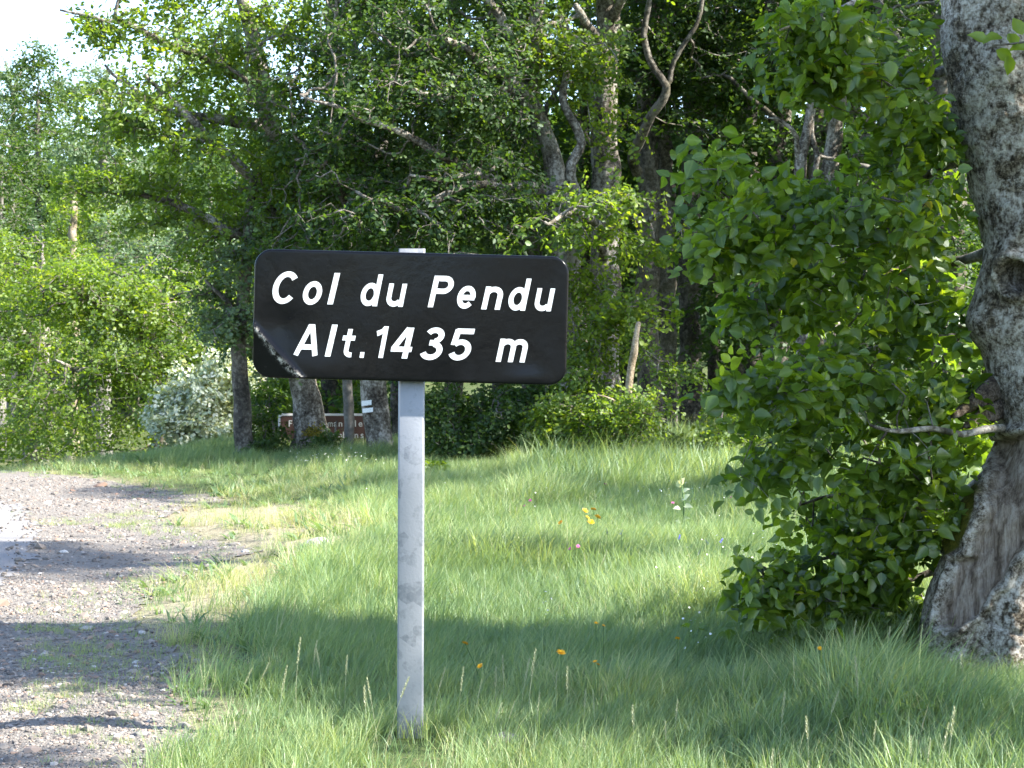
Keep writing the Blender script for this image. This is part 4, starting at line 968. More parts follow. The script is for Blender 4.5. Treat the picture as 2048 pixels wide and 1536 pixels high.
for (y0, y1, dens) in ((3.6, 5.2, 300), (5.2, 8, 620), (8, 12, 430), (12, 17, 270), (17, 25, 170), (25, 34, 50)):
    xm = .27 * y1 + 1.3
    n = int(2 * xm * (y1 - y0) * dens)
    x = rng.uniform(-xm, xm, n); y = rng.uniform(y0, y1, n)
    edge = .16 * fbm(np.stack([x * 3, y * 2, x * 0], -1), 3)
    dgr = sdist(x, y, GRAVEL) + edge
    qx, qy = project(np.stack([x, y, g(x, y)], -1))
    mossy = np.zeros(n, bool)
    for (a, b, ra, rb) in MOSSY: mossy |= ((qx - a) / ra) ** 2 + ((qy - b) / rb) ** 2 < 1 + .6 * noise3(np.stack([x * 9, y * 9, x * 0], -1))
    lawn = (dgr > 0)
    sparse = (dgr > -.6) & (dgr <= 0) & (rng.uniform(size=n) < .3 * np.clip(1 + dgr / .6, 0, 1) ** 1.5)
    mossy &= ~lawn & (dgr < -.02)
    thin = np.clip(dgr / .55, 0, 1) * .75 + .25
    thin = np.where(sdist(x, y, DRYP) < 0, thin * .38, thin)
    lawn &= rng.uniform(size=n) < thin
    keep = lawn | sparse | mossy
    dry = np.clip(1 - np.maximum(sdist(x, y, DRYP), -.3) / .5 - .6, 0, 1) * lawn
    dry = np.maximum(dry, np.clip(1 - dgr / .45, 0, 1) * .75 * lawn * (y > 7.2))
    nz = fbm(np.stack([x * 1.1, y * 1.1, x * 0 + 3], -1), 3)
    u = rng.uniform(size=n)
    isdry = u < dry * .8
    tall = (~isdry) & (y > 13) & (x > .2) & (rng.uniform(size=n) < np.clip((y - 15) / 3.5, .02, .5))
    short = (~lawn) | ((~isdry) & (rng.uniform(size=n) < np.clip(dry * 1.3, 0, .9)))
    left_bank = (x < -.6) & (y > 14)
    short |= left_bank & (rng.uniform(size=n) < np.where(dgr < 1.2, .95, .55))
    ix = rng.integers(0, 3, n)
    ix = np.where(isdry, 5 + rng.integers(0, 2, n), ix); ix = np.where(tall, 7 + rng.integers(0, 2, n), ix); ix = np.where(short & ~isdry, 3 + rng.integers(0, 2, n), ix)
    w2 = rng.uniform(size=n); wp = fbm(np.stack([x * 2.1, y * 2.1, x * 0 + 8], -1), 2)
    weed = lawn & (w2 < .07 + .16 * (wp > .2)) & ~tall; dead = lawn & (w2 > .93)
    ix = np.where(weed, 9 + rng.integers(0, 2, n), ix); ix = np.where(dead, 11, ix)
    sc = rng.uniform(.7, 1.2, n) * (1 + .75 * nz) * (1 + np.clip((y - 8) / 14, 0, .8) * .35)
    sc = np.where(weed, sc * 1.25, sc); sc = np.where(mossy, .6 * sc, sc); sc = np.where(sparse & ~lawn, .7 * sc, sc)
    sc = np.where((x > 1.35) & (y > 6.2) & (y < 7.5), sc * .5, sc)
    rt = (x > 1.0) & (y < 8); sc = np.where(rt, sc * 1.3, sc)
    sc = sc * np.where((x < .7) & (y < 8.5), .62 + .38 * np.clip((np.abs(x + .3) - .25) / .8, 0, 1) * np.clip((y - 5.2) / 2, 0, 1), 1)
    sc = np.where((x < 0) & (y > 14), sc * .7, sc)
    lawn &= ~((np.abs(x - post_x) < .15) & (y > 5.2) & (y < 6.0) & (rng.uniform(size=n) < .88)); keep &= lawn | sparse | mossy
    ti = np.clip(.39 + .24 * nz + rng.normal(0, .09, n), .02, .8)
    ti = np.where(short, ti + .16, ti); ti = np.where(mossy, .62 + rng.normal(0, .06, n), ti); ti = np.where(isdry, rng.uniform(.72, 1.0, n), ti); ti = np.where(weed, rng.uniform(.05, .45, n), ti); ti = np.where(dead, rng.uniform(.8, 1.0, n), ti)
    ix = np.where(weed & (np.hypot(x + .3, y - 5.7) < .6), 3, ix)
    k = keep & ~((np.hypot((x - (left.mean() + .25)) / .45, (y - YB) / .4)) < .6)
    px_l.append(np.stack([x, y, g(x, y)], -1)[k]); idx_l.append(ix[k]); sc_l.append(sc[k]); ti_l.append(ti[k])
gp = np.vstack(px_l); gi_ = np.concatenate(idx_l); gs = np.concatenate(sc_l); gt = np.concatenate(ti_l)
o = scatter('grass', src, gp, gi_, rng.normal(0, .5, len(gp)), gs, gt)
o['kind'] = 'stuff'; tag(o, 'green meadow grass growing up to the gravel edge', 'grass')

# gravel stones
def rock_mesh(name, seed, mat, flat=.65, sub=2, rough=.25):
    import bmesh
    bm = bmesh.new(); bmesh.ops.create_icosphere(bm, subdivisions=sub, radius=.5)
    v = np.array([x.co[:] for x in bm.verts])
    d = 1 + rough * fbm(v * 2.2 + seed * 7.7, 3) * 1.6
    cut = np.array([[.6, .3, .7], [-.7, .4, .5], [.2, -.8, .5], [-.3, -.2, .9]]); cut = norm(cut + .3 * np.random.default_rng(seed).normal(0, 1, (4, 3)))
    v = v * d[:, None]
    for c_ in cut:
        h = v @ c_; v = v - np.maximum(h - .36, 0)[:, None] * c_ * .8
    v[:, 2] *= flat; v[:, 0] *= 1.2
    for x, y in zip(bm.verts, v): x.co = y
    me = bpy.data.meshes.new(name); bm.to_mesh(me); bm.free(); me.materials.append(mat)
    if sub > 1: me.polygons.foreach_set('use_smooth', np.ones(len(me.polygons), bool))
    return me
m, N, L = M('gravel stone')
f = attr(N, 'tint', 'INSTANCER')
c = ramp(N, L, f, [(0, (.07, .062, .06)), (.35, (.145, .128, .113)), (.62, (.23, .207, .182)), (.76, (.225, .15, .11)), (.86, (.31, .28, .255)), (1, (.52, .50, .47))])
out(N, L, principled(N, L, c, .9, .25)); STONE_I = m
rs = [rock_mesh('pebble', k, STONE_I, .6, 1) for k in range(5)]
pl, sl_ = [], []
for (y0, y1, dens, s0) in ((4.8, 7.5, 5200, .0072), (7.5, 11, 2200, .009), (11, 19, 700, .011)):
    n = int((y1 - y0) * (.27 * y1 + .6 + 0.2) * dens)
    x = rng.uniform(-(.27 * y1 + .6), .2, n); y = rng.uniform(y0, y1, n)
    d_ = sdist(x, y, GRAVEL); r_ = sdist(x, y, ROAD)
    k = (d_ < .05 * rng.normal(0, 1, n)) & ((r_ > 0) | (rng.uniform(size=n) < .03 + .6 * np.exp(-(r_ / .12) ** 2)))
    pl.append(np.stack([x, y, g(x, y) + .007 + np.where(r_ < 0, .012, 0)], -1)[k]); sl_.append((s0 * rng.lognormal(0, .62, n))[k])
pl = np.vstack(pl); sl_ = np.concatenate(sl_)
o = scatter('gravel', rs, pl, rng.integers(0, 5, len(pl)), rng.uniform(0, 6.28, len(pl)), sl_, rng.beta(2.2, 2.2, len(pl)), .3)
o['kind'] = 'stuff'; tag(o, 'loose grey and reddish gravel on the road verge', 'gravel')

# small white flowers sprinkled through the meadow
m = plain('white petal', (.78, .78, .74), .6)
mb = MB()
for k in range(7):
    a = k * .9; d_ = np.array([math.cos(a), math.sin(a), .25]); e_ = np.array([-d_[1], d_[0], 0]) * .35
    mb.add([(0, 0, 0), d_ * .6 + e_, d_, d_ * .6 - e_], [(0, 1, 2, 3)])
fl = mb.mesh('floret', m)
zones = [(1520, 1190, 170, 75, 80), (1480, 1130, 120, 40, 26), (1640, 1170, 90, 60, 26), (705, 912, 70, 20, 60), (620, 925, 60, 14, 30), (1110, 1245, 40, 14, 12), (1380, 1300, 60, 40, 14), (1100, 990, 200, 50, 40), (1430, 1010, 120, 30, 50)]
zp = []
for (a, b, ra, rb, n) in zones:
    qx = rng.normal(a, ra * .55, n); qy = np.maximum(rng.normal(b, rb * .55, n), 905) + 25
    w_ = ground_pt(qx, qy); w_[:, 2] += rng.uniform(.1, .2, n); zp.append(w_)
zp = np.vstack(zp)
o = scatter('white_flowers', [fl], zp, np.zeros(len(zp)), rng.uniform(0, 6, len(zp)), rng.uniform(.003, .006, len(zp)), np.zeros(len(zp)), .5)
o['kind'] = 'stuff'; tag(o, 'tiny white flowers sprinkled through the meadow grass', 'flowers')

# ------------------------------------------------------------------ the black sign
YS = 6.0
sb = ground_pt(817, 1492); post_x = (818 - 1024) / F * YS
base = np.array([post_x, YS + .03, float(g(post_x, YS))])
sign = thing('pass_sign', 'black road sign with white slanted lettering on a galvanised post', 'road sign', base)
PXM = YS / F
TILT = math.radians(1.45)
c0 = P(821, 634, YS)                                # centre of the panel
HW, HH, RAD = .4785, .193, .050
ax = np.array([math.cos(TILT), 0, -math.sin(TILT)]); az_ = np.array([math.sin(TILT), 0, math.cos(TILT)]); ay = np.array([0, -1., 0])
def crease(u, v):
    """pushed-back lower left corner and slow waviness of the sheet (metres towards the viewer)"""
    a = np.array([-.478, -.045]); b = np.array([-.335, -.193])
    n = np.array([-(b - a)[1], (b - a)[0]]); n /= np.linalg.norm(n)
    d = (u - a[0]) * n[0] + (v - a[1]) * n[1]       # > 0 towards the middle
    z = -.16 * np.maximum(-d, 0) + .006 * np.exp(-(d / .008) ** 2)
    z = z + .0025 * np.exp(-((u + .30) / .10) ** 2 - ((v + .165) / .05) ** 2) - .004 * np.exp(-((u + .40) / .06) ** 2 - ((v + .03) / .06) ** 2)
    z = z + .0016 * np.sin(u * 9 + 1) * np.cos(v * 7) + .003 * np.exp(-((u - .36) / .06) ** 2 - ((v + .18) / .03) ** 2)
    return z
def on_panel(u, v, lift=0.0):
    u = np.asarray(u, float); v = np.asarray(v, float); z = crease(u, v) + lift
    return c0 + u[..., None] * ax + v[..., None] * az_ + z[..., None] * ay
nu, nv = 180, 76
uu, vv = np.meshgrid(np.linspace(-1, 1, nu), np.linspace(-1, 1, nv))
U = uu * HW; Vv = vv * HH
a_ = np.clip((np.abs(U) - (HW - RAD)) / RAD, 0, 1); b_ = np.clip((np.abs(Vv) - (HH - RAD)) / RAD, 0, 1)
both = (a_ > 0) & (b_ > 0)
a2 = a_ * np.sqrt(1 - b_ ** 2 / 2); b2_ = b_ * np.sqrt(1 - a_ ** 2 / 2)
U = np.where(both, np.sign(U) * (HW - RAD + RAD * a2), U); Vv = np.where(both, np.sign(Vv) * (HH - RAD + RAD * b2_), Vv)
pv = on_panel(U, Vv)
idx = np.arange(nu * nv).reshape(nv, nu)
q = np.stack([idx[:-1, :-1], idx[:-1, 1:], idx[1:, 1:], idx[1:, :-1]], -1).reshape(-1, 4)
loop = np.concatenate([idx[0, :], idx[1:, -1], idx[-1, -2::-1], idx[-2:0:-1, 0]])
lu = U.ravel()[loop]; lv = Vv.ravel()[loop]
cu = np.sign(lu) * np.minimum(np.abs(lu), HW - RAD); cv = np.sign(lv) * np.minimum(np.abs(lv), HH - RAD)
nrm = np.stack([lu - cu, lv - cv], -1); nrm = nrm / (np.linalg.norm(nrm, axis=1)[:, None] + 1e-9)
VV = [pv.reshape(-1, 3)]; cnt = nu * nv; prev = loop; n = len(loop); qs = [q]
prof = [(.0022, -.0006), (.0042, -.0024), (.0052, -.005), (.0054, -.010), (.0054, -.024), (.001, -.0255), (-.02, -.0255)]
for (o_, dz) in prof:
    ring = on_panel(lu + nrm[:, 0] * o_, lv + nrm[:, 1] * o_, dz); VV.append(ring); cur = cnt + np.arange(n); cnt += n
    k = np.arange(n); qs.append(np.stack([prev, prev[(k + 1) % n], cur[(k + 1) % n], cur], -1)[:, ::-1]); prev = cur
wear = np.exp(-(np.abs(((U + .478) * (.148) + (Vv + .045) * .143) / .2058 + .010 * np.sin((U + .478) * 22)) / .0052) ** 2)
m, N, L = M('black enamel sheet')
tc = N.new('ShaderNodeTexCoord')
n1 = tex(N, L, 55, 6, .8); n2 = tex(N, L, 9, 4, .6); n3 = tex(N, L, 320, 2, .5)
scr = tex(N, L, 14, 6, .8, stretch=(1, 1, 9))
wr = math_(N, L, 'MULTIPLY', attr(N, 'wear'), ramp(N, L, n1.outputs[0], [(.47, (0, 0, 0)), (.58, (1, 1, 1))]))
spk = ramp(N, L, n3.outputs[0], [(.74, (0, 0, 0)), (.8, (1, 1, 1))])
col = mixc(N, L, math_(N, L, 'MULTIPLY', spk, .35), (.0042, .0043, .0056), (.2, .19, .18))
dirt = ramp(N, L, n2.outputs[0], [(.45, (0, 0, 0)), (.75, (1, 1, 1))])
col = mixc(N, L, math_(N, L, 'MULTIPLY', dirt, .012), col, (.20, .17, .14))
scm = ramp(N, L, tex(N, L, 5, 3, .5, stretch=(.35, 1, 14)).outputs[0], [(.70, (0, 0, 0)), (.73, (1, 1, 1))])
scm = math_(N, L, 'MULTIPLY', scm, ramp(N, L, n2.outputs[0], [(.5, (0, 0, 0)), (.62, (1, 1, 1))]))
col = mixc(N, L, math_(N, L, 'MULTIPLY', scm, .12), col, (.4, .38, .36))
col = mixc(N, L, wr, col, (.58, .54, .48))
rg = math_(N, L, 'ADD', .13, math_(N, L, 'MULTIPLY', dirt, .16))
out(N, L, principled(N, L, col, rg, .17, bump(N, L, n2.outputs[0], .12, .01)))
wv_ = np.zeros(cnt); wv_[:nu * nv] = wear.ravel()
panel = obj('panel', mesh_np('panel', np.vstack(VV) - base, np.vstack(qs), None, m, True, None, {'wear': wv_}), sign)

m, N, L = M('white sign lettering')
n1 = tex(N, L, 40, 4)
out(N, L, principled(N, L, ramp(N, L, n1.outputs[0], [(.36, (.60, .60, .59)), (.46, (.76, .76, .76)), (.6, (.81, .81, .81))]), .5, .25)); LETTER = m
def glyph(ch, bold):
    cu_ = bpy.data.curves.new('glyph', 'FONT'); cu_.body = ch; cu_.shear = .2; cu_.offset = bold; cu_.resolution_u = 5; cu_.size = 1
    ob = bpy.data.objects.new('glyph', cu_); C.objects.link(ob)
    dg = bpy.context.evaluated_depsgraph_get()
    me = bpy.data.meshes.new_from_object(ob.evaluated_get(dg)); bpy.data.objects.remove(ob)
    v = np.array([x.co[:2] for x in me.vertices]); f = [list(p.vertices) for p in me.polygons]
    bpy.data.meshes.remove(me); return v, f
Z = 2048 / 680
def arc(cx, cy, rx, ry, a0, a1, n=22):
    a = np.radians(np.linspace(a0, a1, n)); return [(cx + rx * math.cos(t), cy + ry * math.sin(t)) for t in a]
K = .168; h_ = K / 2; XH = .73
STROKES = {
    'C': [arc(.37, .5, .37 - h_, .5 - h_, 40, 320, 30)],
    'o': [arc(.31, XH / 2, .31 - h_, XH / 2 - h_, 0, 360, 34)],
    'l': [[(h_, 0), (h_, 1)]],
    'd': [arc(.31, XH / 2, .31 - h_, XH / 2 - h_, 0, 360, 34), [(.56, 0), (.56, 1)]],
    'u': [[(h_, XH), (h_, .28)] + arc(.30, .28, .30 - h_, .28 - h_, 180, 330, 14), [(.56, 0), (.56, XH)]],
    'P': [[(h_, 0), (h_, 1)], [(.02, 1 - h_), (.38, 1 - h_)] + arc(.38, .715, .29 - h_, .285 - h_, 90, -90, 16) + [(.38, .43 + h_), (.02, .43 + h_)]],
    'e': [[(.12, XH / 2 - .01), (.60, XH / 2 - .01)], arc(.31, XH / 2, .31 - h_, XH / 2 - h_, -4, 318, 34)],
    'n': [[(h_, 0), (h_, XH)], arc(.30, XH - .28, .30 - h_, .28 - h_, 150, 0, 14) + [(.60 - h_, XH - .28), (.60 - h_, 0)]],
    'm': [[(h_, 0), (h_, XH)], arc(.285, XH - .26, .285 - h_, .26 - h_, 150, 0, 14) + [(.57 - h_, 0)], arc(.285 + .39, XH - .26, .285 - h_, .26 - h_, 150, 0, 14) + [(.96 - h_, 0)]],
    'A': [[(.06, 0), (.36, 1)], [(.70, 0), (.40, 1)], [(.14, .28), (.62, .28)], [(.30, .94), (.46, .94)]],
    't': [[(.22, .98), (.22, .24)] + arc(.40, .24, .18, .24 - h_, 180, 285, 10), [(.0, XH - h_ + .02), (.46, XH - h_ + .02)]],
    '.': [[(h_, 0), (h_, K)]],
    '1': [[(.32, 0), (.32, 1)], [(.30, .94), (.22, .84), (.02, .76)]],
    '4': [[(.46, 0), (.46, 1)], [(.40, .98), (.06, .30)], [(.0, .22 + h_ * .9), (.62, .22 + h_ * .9)]],
    '3': [arc(.30, .745, .28 - h_, .255 - h_, 155, -80, 18), arc(.30, .29, .32 - h_, .29 - h_, 80, -160, 22), [(.20, .53), (.36, .53)]],
    '5': [[(.10, 1 - h_), (.60, 1 - h_)], [(.14, .97), (.10, .48)], arc(.31, .33, .32 - h_, .33 - h_, 140, -155, 24)]}
def stroke_glyph(ch):
    V, Fc, lift = [], [], []
    for k_, st_ in enumerate(STROKES[ch]):
        p = np.array(st_, float); keep = np.append(True, np.hypot(*np.diff(p, axis=0).T) > 1e-6); p = p[keep]
        closed = np.hypot(*(p[0] - p[-1])) < 1e-6
        T = np.gradient(p, axis=0)
        if closed: T[0] = T[-1] = (p[1] - p[-2])
        T /= np.linalg.norm(T, axis=1)[:, None]; N_ = np.stack([-T[:, 1], T[:, 0]], 1)
        b = len(V); V += list(p + N_ * h_) + list(p - N_ * h_); n_ = len(p); lift += [.00012 * k_] * (2 * n_)
        Fc += [[b + i, b + n_ + i, b + n_ + i + 1, b + i + 1] for i in range(n_ - 1)]
    v = np.array(V); v[:, 0] += .2 * v[:, 1]; return v, Fc, np.array(lift)
ROWS = [[('C', 195, 347, 247, 447), ('o', 378, 495, 307, 452), ('l', 527, 602, 257, 450), ('d', 727, 862, 265, 460), ('u', 882, 1007, 322, 463), ('P', 1132, 1288, 275, 468),
         ('e', 1307, 1420, 335, 475), ('n', 1453, 1585, 340, 480), ('d', 1617, 1755, 290, 487), ('u', 1775, 1898, 350, 490)],
        [('A', 322, 470, 565, 762), ('l', 512, 587, 568, 764), ('t', 615, 697, 595, 768), ('.', 720, 750, 735, 770), ('1', 822, 895, 578, 772), ('4', 907, 1050, 582, 775), ('3', 1085, 1232, 585, 785), ('5', 1257, 1415, 592, 788), ('m', 1540, 1735, 655, 797)]]
for row in ROWS:
    for (ch, x0, x1, y0, y1) in row:
        v, f, lf = stroke_glyph(ch)
        lo, hi = v.min(0), v.max(0)
        cxp, cyp = 480 + (x0 + x1) / 2 / Z, 460 + (y0 + y1) / 2 / Z
        w = P(cxp, cyp, YS) - c0; uc, vc = w @ ax, w @ az_
        tx = (v - (lo + hi) / 2) / (hi - lo) * np.array([(x1 - x0) / Z * PXM, (y1 - y0) / Z * PXM]) * .985
        pts = on_panel(uc + tx[:, 0], vc + tx[:, 1], .0009 + lf) - base
        me = bpy.data.meshes.new('letter'); me.from_pydata(pts.tolist(), [], f); me.materials.append(LETTER)
        obj('letter', me, panel)

# galvanised post: rectangular tube, open at the top
m, N, L = M('galvanised steel')
vo = tex(N, L, 26, kind='ShaderNodeTexVoronoi'); n1 = tex(N, L, 7, 5, .6, stretch=(1, 1, .5)); n2 = tex(N, L, 120, 4)
f = math_(N, L, 'ADD', math_(N, L, 'MULTIPLY', vo.outputs['Color'], .3), math_(N, L, 'MULTIPLY', n1.outputs[0], .7))
col = ramp(N, L, f, [(.3, (.085, .095, .115)), (.5, (.15, .162, .18)), (.68, (.23, .24, .26))])
dirt = ramp(N, L, n2.outputs[0], [(.62, (0, 0, 0)), (.75, (1, 1, 1))])
col = mixc(N, L, math_(N, L, 'MULTIPLY', dirt, .25), col, (.2, .18, .15))
rr_ = math_(N, L, 'ADD', .42, math_(N, L, 'MULTIPLY', n1.outputs[0], .25))
out(N, L, principled(N, L, col, rr_, .5, bump(N, L, n2.outputs[0], .15, .004), .35)); GALV = m
mb = MB(); hw, hd, wl, rc = .0405, .02, .003, .006
prof = []
for (sx, sy, a0) in ((1, 1, 0), (-1, 1, 90), (-1, -1, 180), (1, -1, 270)):
    for k in range(4):
        a = math.radians(a0 + k * 30); prof.append((sx * (hw - rc) + rc * math.cos(a), sy * (hd - rc) + rc * math.sin(a)))
prof = np.array(prof); npf = len(prof)
topz = P(822, 496, YS)[2] - base[2]
lean = lambda z: (P(822.5, 496, YS)[0] - post_x) * z / topz
rows = [(-.12, 1), (0, 1), (topz * .5, 1), (topz, 1), (topz, (hw - wl) / hw), (topz - .3, (hw - wl) / hw)]
V = []
for (z, s_k) in rows:
    sc_ = np.array([s_k, (hd - wl) / hd if s_k < 1 else 1]); V += [(x * sc_[0] + lean(z), y * sc_[1] + hd + .002, z) for x, y in prof]
q = [(r * npf + k, r * npf + (k + 1) % npf, (r + 1) * npf + (k + 1) % npf, (r + 1) * npf + k) for r in range(len(rows) - 1) for k in range(npf)]
mb.add(V, q); obj('post', mb.mesh('post', GALV), sign)
for zc in (c0[2] + .11 - base[2], c0[2] - .11 - base[2]):          # clamps behind the panel
    mb = MB(); mb.box((lean(zc), hd * 2 + .005, zc), .12, .004, .03); mb.box((lean(zc) + .058, hd - .0, zc), .004, .044, .03); mb.box((lean(zc) - .058, hd, zc), .004, .044, .03)
    obj('clamp', mb.mesh('clamp', GALV), sign)

# ------------------------------------------------------------------ brown forest sign behind the trunks
YF = 24.2
fb = P(655, 905, YF); fb[2] = float(g(fb[0], YF))
fs = thing('forest_sign', 'brown forest sign with white border partly hidden behind the tree trunks', 'sign', fb)
x0, x1, z1, z0 = P(556, 700, YF)[0], P(760, 700, YF)[0], P(600, 827, YF)[2], P(600, 912, YF)[2]
def rrect(x0, x1, z0, z1, r, n=5):
    o_ = []
    for (cx_, cz_, a0) in ((x1 - r, z1 - r, 0), (x0 + r, z1 - r, 90), (x0 + r, z0 + r, 180), (x1 - r, z0 + r, 270)):
        for k in range(n + 1):
            a = math.radians(a0 + 90 * k / n); o_.append((cx_ + r * math.cos(a), cz_ + r * math.sin(a)))
    return np.array(o_)
BROWN = plain('brown sign paint', (.085, .045, .036), .6, .2); WHITE = plain('white sign paint', (.52, .50, .48), .6, .2)
oo = rrect(x0, x1, z0, z1, .045); n = len(oo)
V = [(a, YF, b) for a, b in oo] + [(a, YF + .02, b) for a, b in oo]
me = bpy.data.meshes.new('panel'); me.from_pydata((np.array(V) - fb).tolist(), [], [list(range(n))[::-1], list(range(n, 2 * n))] + [[k, (k + 1) % n, n + (k + 1) % n, n + k] for k in range(n)])
me.materials.append(BROWN); fp = obj('panel', me, fs)
ii = rrect(x0 + .028, x1 - .028, z0 + .028, z1 - .028, .03)
V = [(a, YF - .004, b) for a, b in oo] + [(a, YF - .004, b) for a, b in ii] + [(a, YF - .001, b) for a, b in oo]
mb = MB(); k = np.arange(n)
mb.add(np.array(V) - fb, np.concatenate([np.stack([k, (k + 1) % n, n + (k + 1) % n, n + k], -1), np.stack([k, 2 * n + k, 2 * n + (k + 1) % n, (k + 1) % n], -1)]))
obj('border', mb.mesh('border', WHITE), fp)
# serif capitals and lower case drawn as a regular face with slab feet
def serif_word(txt, px0, px1, pyb, hpx):
    per = (px1 - px0) / len(txt)
    for i, ch in enumerate(txt):
        if ch == ' ': continue
        v, f = glyph(ch, .012); v = v.copy(); v[:, 0] -= .2 * v[:, 1]
        s_ = hpx / .727 * YF / F
        lo, hi = v[:, 0].min(), v[:, 0].max()
        wmax = per * 1.0 * YF / F; s_x = min(s_, wmax * .92 / (hi - lo))
        cxp = P(px0 + per * (i + .5), pyb, YF)
        pts = np.stack([cxp[0] + (v[:, 0] - (lo + hi) / 2) * s_x, np.full(len(v), YF - .003), cxp[2] + v[:, 1] * s_], -1) - fb
        me = bpy.data.meshes.new('letter'); me.from_pydata(pts.tolist(), [], f); me.materials.append(WHITE); obj('letter', me, fp)
serif_word('Forêt domaniale', 576, 726, 853, 13)
serif_word('des Chambons', 592, 730, 876, 13)
for px in (585, 738):
    mb = MB(); a = P(px, 870, YF); mb.box((a[0] - fb[0], .045, (z1 - fb[2]) / 2 - .15), .06, .05, z1 - fb[2] + .2); obj('post', mb.mesh('post', plain('sign post wood', (.12, .09, .06), .8)), fs)

# ------------------------------------------------------------------ flowers that can be counted
YEL = plain('yellow florets', (.72, .36, .008), .6); GRN = plain('flower stem', (.06, .12, .03), .6)
PINK = plain('pink petals', (.42, .08, .24), .6); BLU = plain('blue violet petals', (.07, .07, .40), .6)
def head_mesh(kind):
    mb = MB(); r = np.random.default_rng(3)
    if kind == 'yellow':
        for ring, (nn, ln_, up_) in enumerate(((16, 1.0, .15), (14, .75, .4), (10, .45, .7))):
            for k in range(nn):
                a = 2 * math.pi * k / nn + ring * .2; d_ = np.array([math.cos(a), math.sin(a), up_]) * ln_ * r.uniform(.85, 1.1); e_ = np.array([-math.sin(a), math.cos(a), 0]) * .13
                mb.add([(0, 0, 0), d_ * .5 + e_, d_ + e_ * .8, d_ - e_ * .8, d_ * .5 - e_], [(0, 1, 2, 3)], [(0, 3, 4)])
        return mb.mesh('flower_head', YEL)
    if kind == 'pink':
        for k in range(9):
            a = k * 2.4; d_ = np.array([math.cos(a), math.sin(a), r.uniform(-.2, .9)]); e_ = np.array([-math.sin(a), math.cos(a), .2]) * .35
            mb.add([(0, 0, 0), d_ * .6 + e_, d_, d_ * .6 - e_], [(0, 1, 2, 3)])
        return mb.mesh('flower_head', PINK)
    for k in range(26):
        a = k * 2.4; z = k / 26 * 5; d_ = np.array([math.cos(a), math.sin(a), .3]) * (1 - .6 * k / 26); e_ = np.array([-math.sin(a), math.cos(a), 0]) * .4
        b_ = np.array([0, 0, z - 2.5]); mb.add([b_, b_ + d_ * .6 + e_, b_ + d_, b_ + d_ * .6 - e_], [(0, 1, 2, 3)])
    return mb.mesh('flower_head', BLU)
heads = {k: head_mesh(k) for k in ('yellow', 'pink', 'blue')}
def flower(name, cat, kind, px, py, r, label, h=.2, lean=(0, 0), group=None):
    Y = (1.23 - h) * F / (py - 690) * 1.0
    hp = P(px, py, Y); bx = hp[0] + lean[0]; by = hp[1] + lean[1]
    gz = float(g(bx, by)); base_ = np.array([bx, by, gz])
    t = thing(name, label, cat, base_, group)
    s_ = spline(np.array([(0, 0, -.01), ((hp[0] - bx) * .3, (hp[1] - by) * .3, (hp[2] - gz) * .5), tuple(hp - base_)]), .03)
    mb = MB(); mb.tube(s_, np.full(len(s_), .0016 if r > .008 else .0013), 4, cap=False); obj('stem', mb.mesh('stem', GRN), t)
    ho = obj('flower_head', heads[kind], t); ho.location = tuple(hp - base_); ho.scale = (r, r, r); ho.rotation_euler = (rng.uniform(.3, .8), rng.uniform(-.3, .3), rng.uniform(0, 6))
gy = 'yellow hawkbit flowers in the meadow'
for (px, py, r, lb, ln_) in [(930, 1287, .013, 'yellow hawkbit right of the sign post on a slanting stem', (.06, .02)), (960, 1332, .011, 'lower yellow hawkbit beside the slanting stem right of the post', (.0, .02)),
    (1122, 1305, .016, 'largest yellow flower head facing the viewer in the shaded meadow', (0, 0)), (1355, 1277, .010, 'lone yellow flower far right in the shaded grass', (0, 0)),
    (1190, 1323, .008, 'tiny upper flower of the pair right of the largest yellow head', (0, 0)), (1196, 1329, .008, 'tiny lower flower of the pair right of the largest yellow head', (0, 0)),
    (1192, 1246, .008, 'small orange bud above the tiny yellow pair', (0, 0)), (1207, 1251, .007, 'small orange bud to the right of the other bud', (0, 0)),
    (1170, 1021, .019, 'left upper bloom of the yellow cluster in mid-meadow', (0, 0)), (1187, 1019, .02, 'right upper bloom of the yellow cluster in mid-meadow', (0, 0)), (1195, 1034, .022, 'right lower bloom of the yellow cluster in mid-meadow', (0, 0)),
    (1182, 1044, .02, 'lowest bloom of the yellow cluster in mid-meadow', (0, 0)), (1175, 1035, .015, 'small middle bloom of the yellow cluster in mid-meadow', (0, 0)), (1121, 1045, .017, 'single yellow bloom left of the mid-meadow cluster', (0, 0)), (1640, 1297, .01, 'yellow flower under the lowest leaves of the right tree', (0, 0))]:
    flower('hawkbit_flower', 'flower', 'yellow', px, py, r, lb, .2, ln_, gy)
for (px, py, lb) in [(1139, 1098, 'left pink flower of the near pair in the meadow'), (1156, 1093, 'right pink flower of the near pair in the meadow'), (1048, 1012, 'left pink clover head left of the yellow cluster'), (1060, 1001, 'upper pink clover head left of the yellow cluster'),
                     (1345, 1006, 'pink flower at the foot of the pale broad-leaved plant'), (1462, 995, 'pink flower right of the pale broad-leaved plant'), (1210, 968, 'pink flower near the tall grass at the forest edge')]:
    flower('pink_flower', 'flower', 'pink', px, py, .013, lb, .2, (0, 0), 'pink meadow flowers')
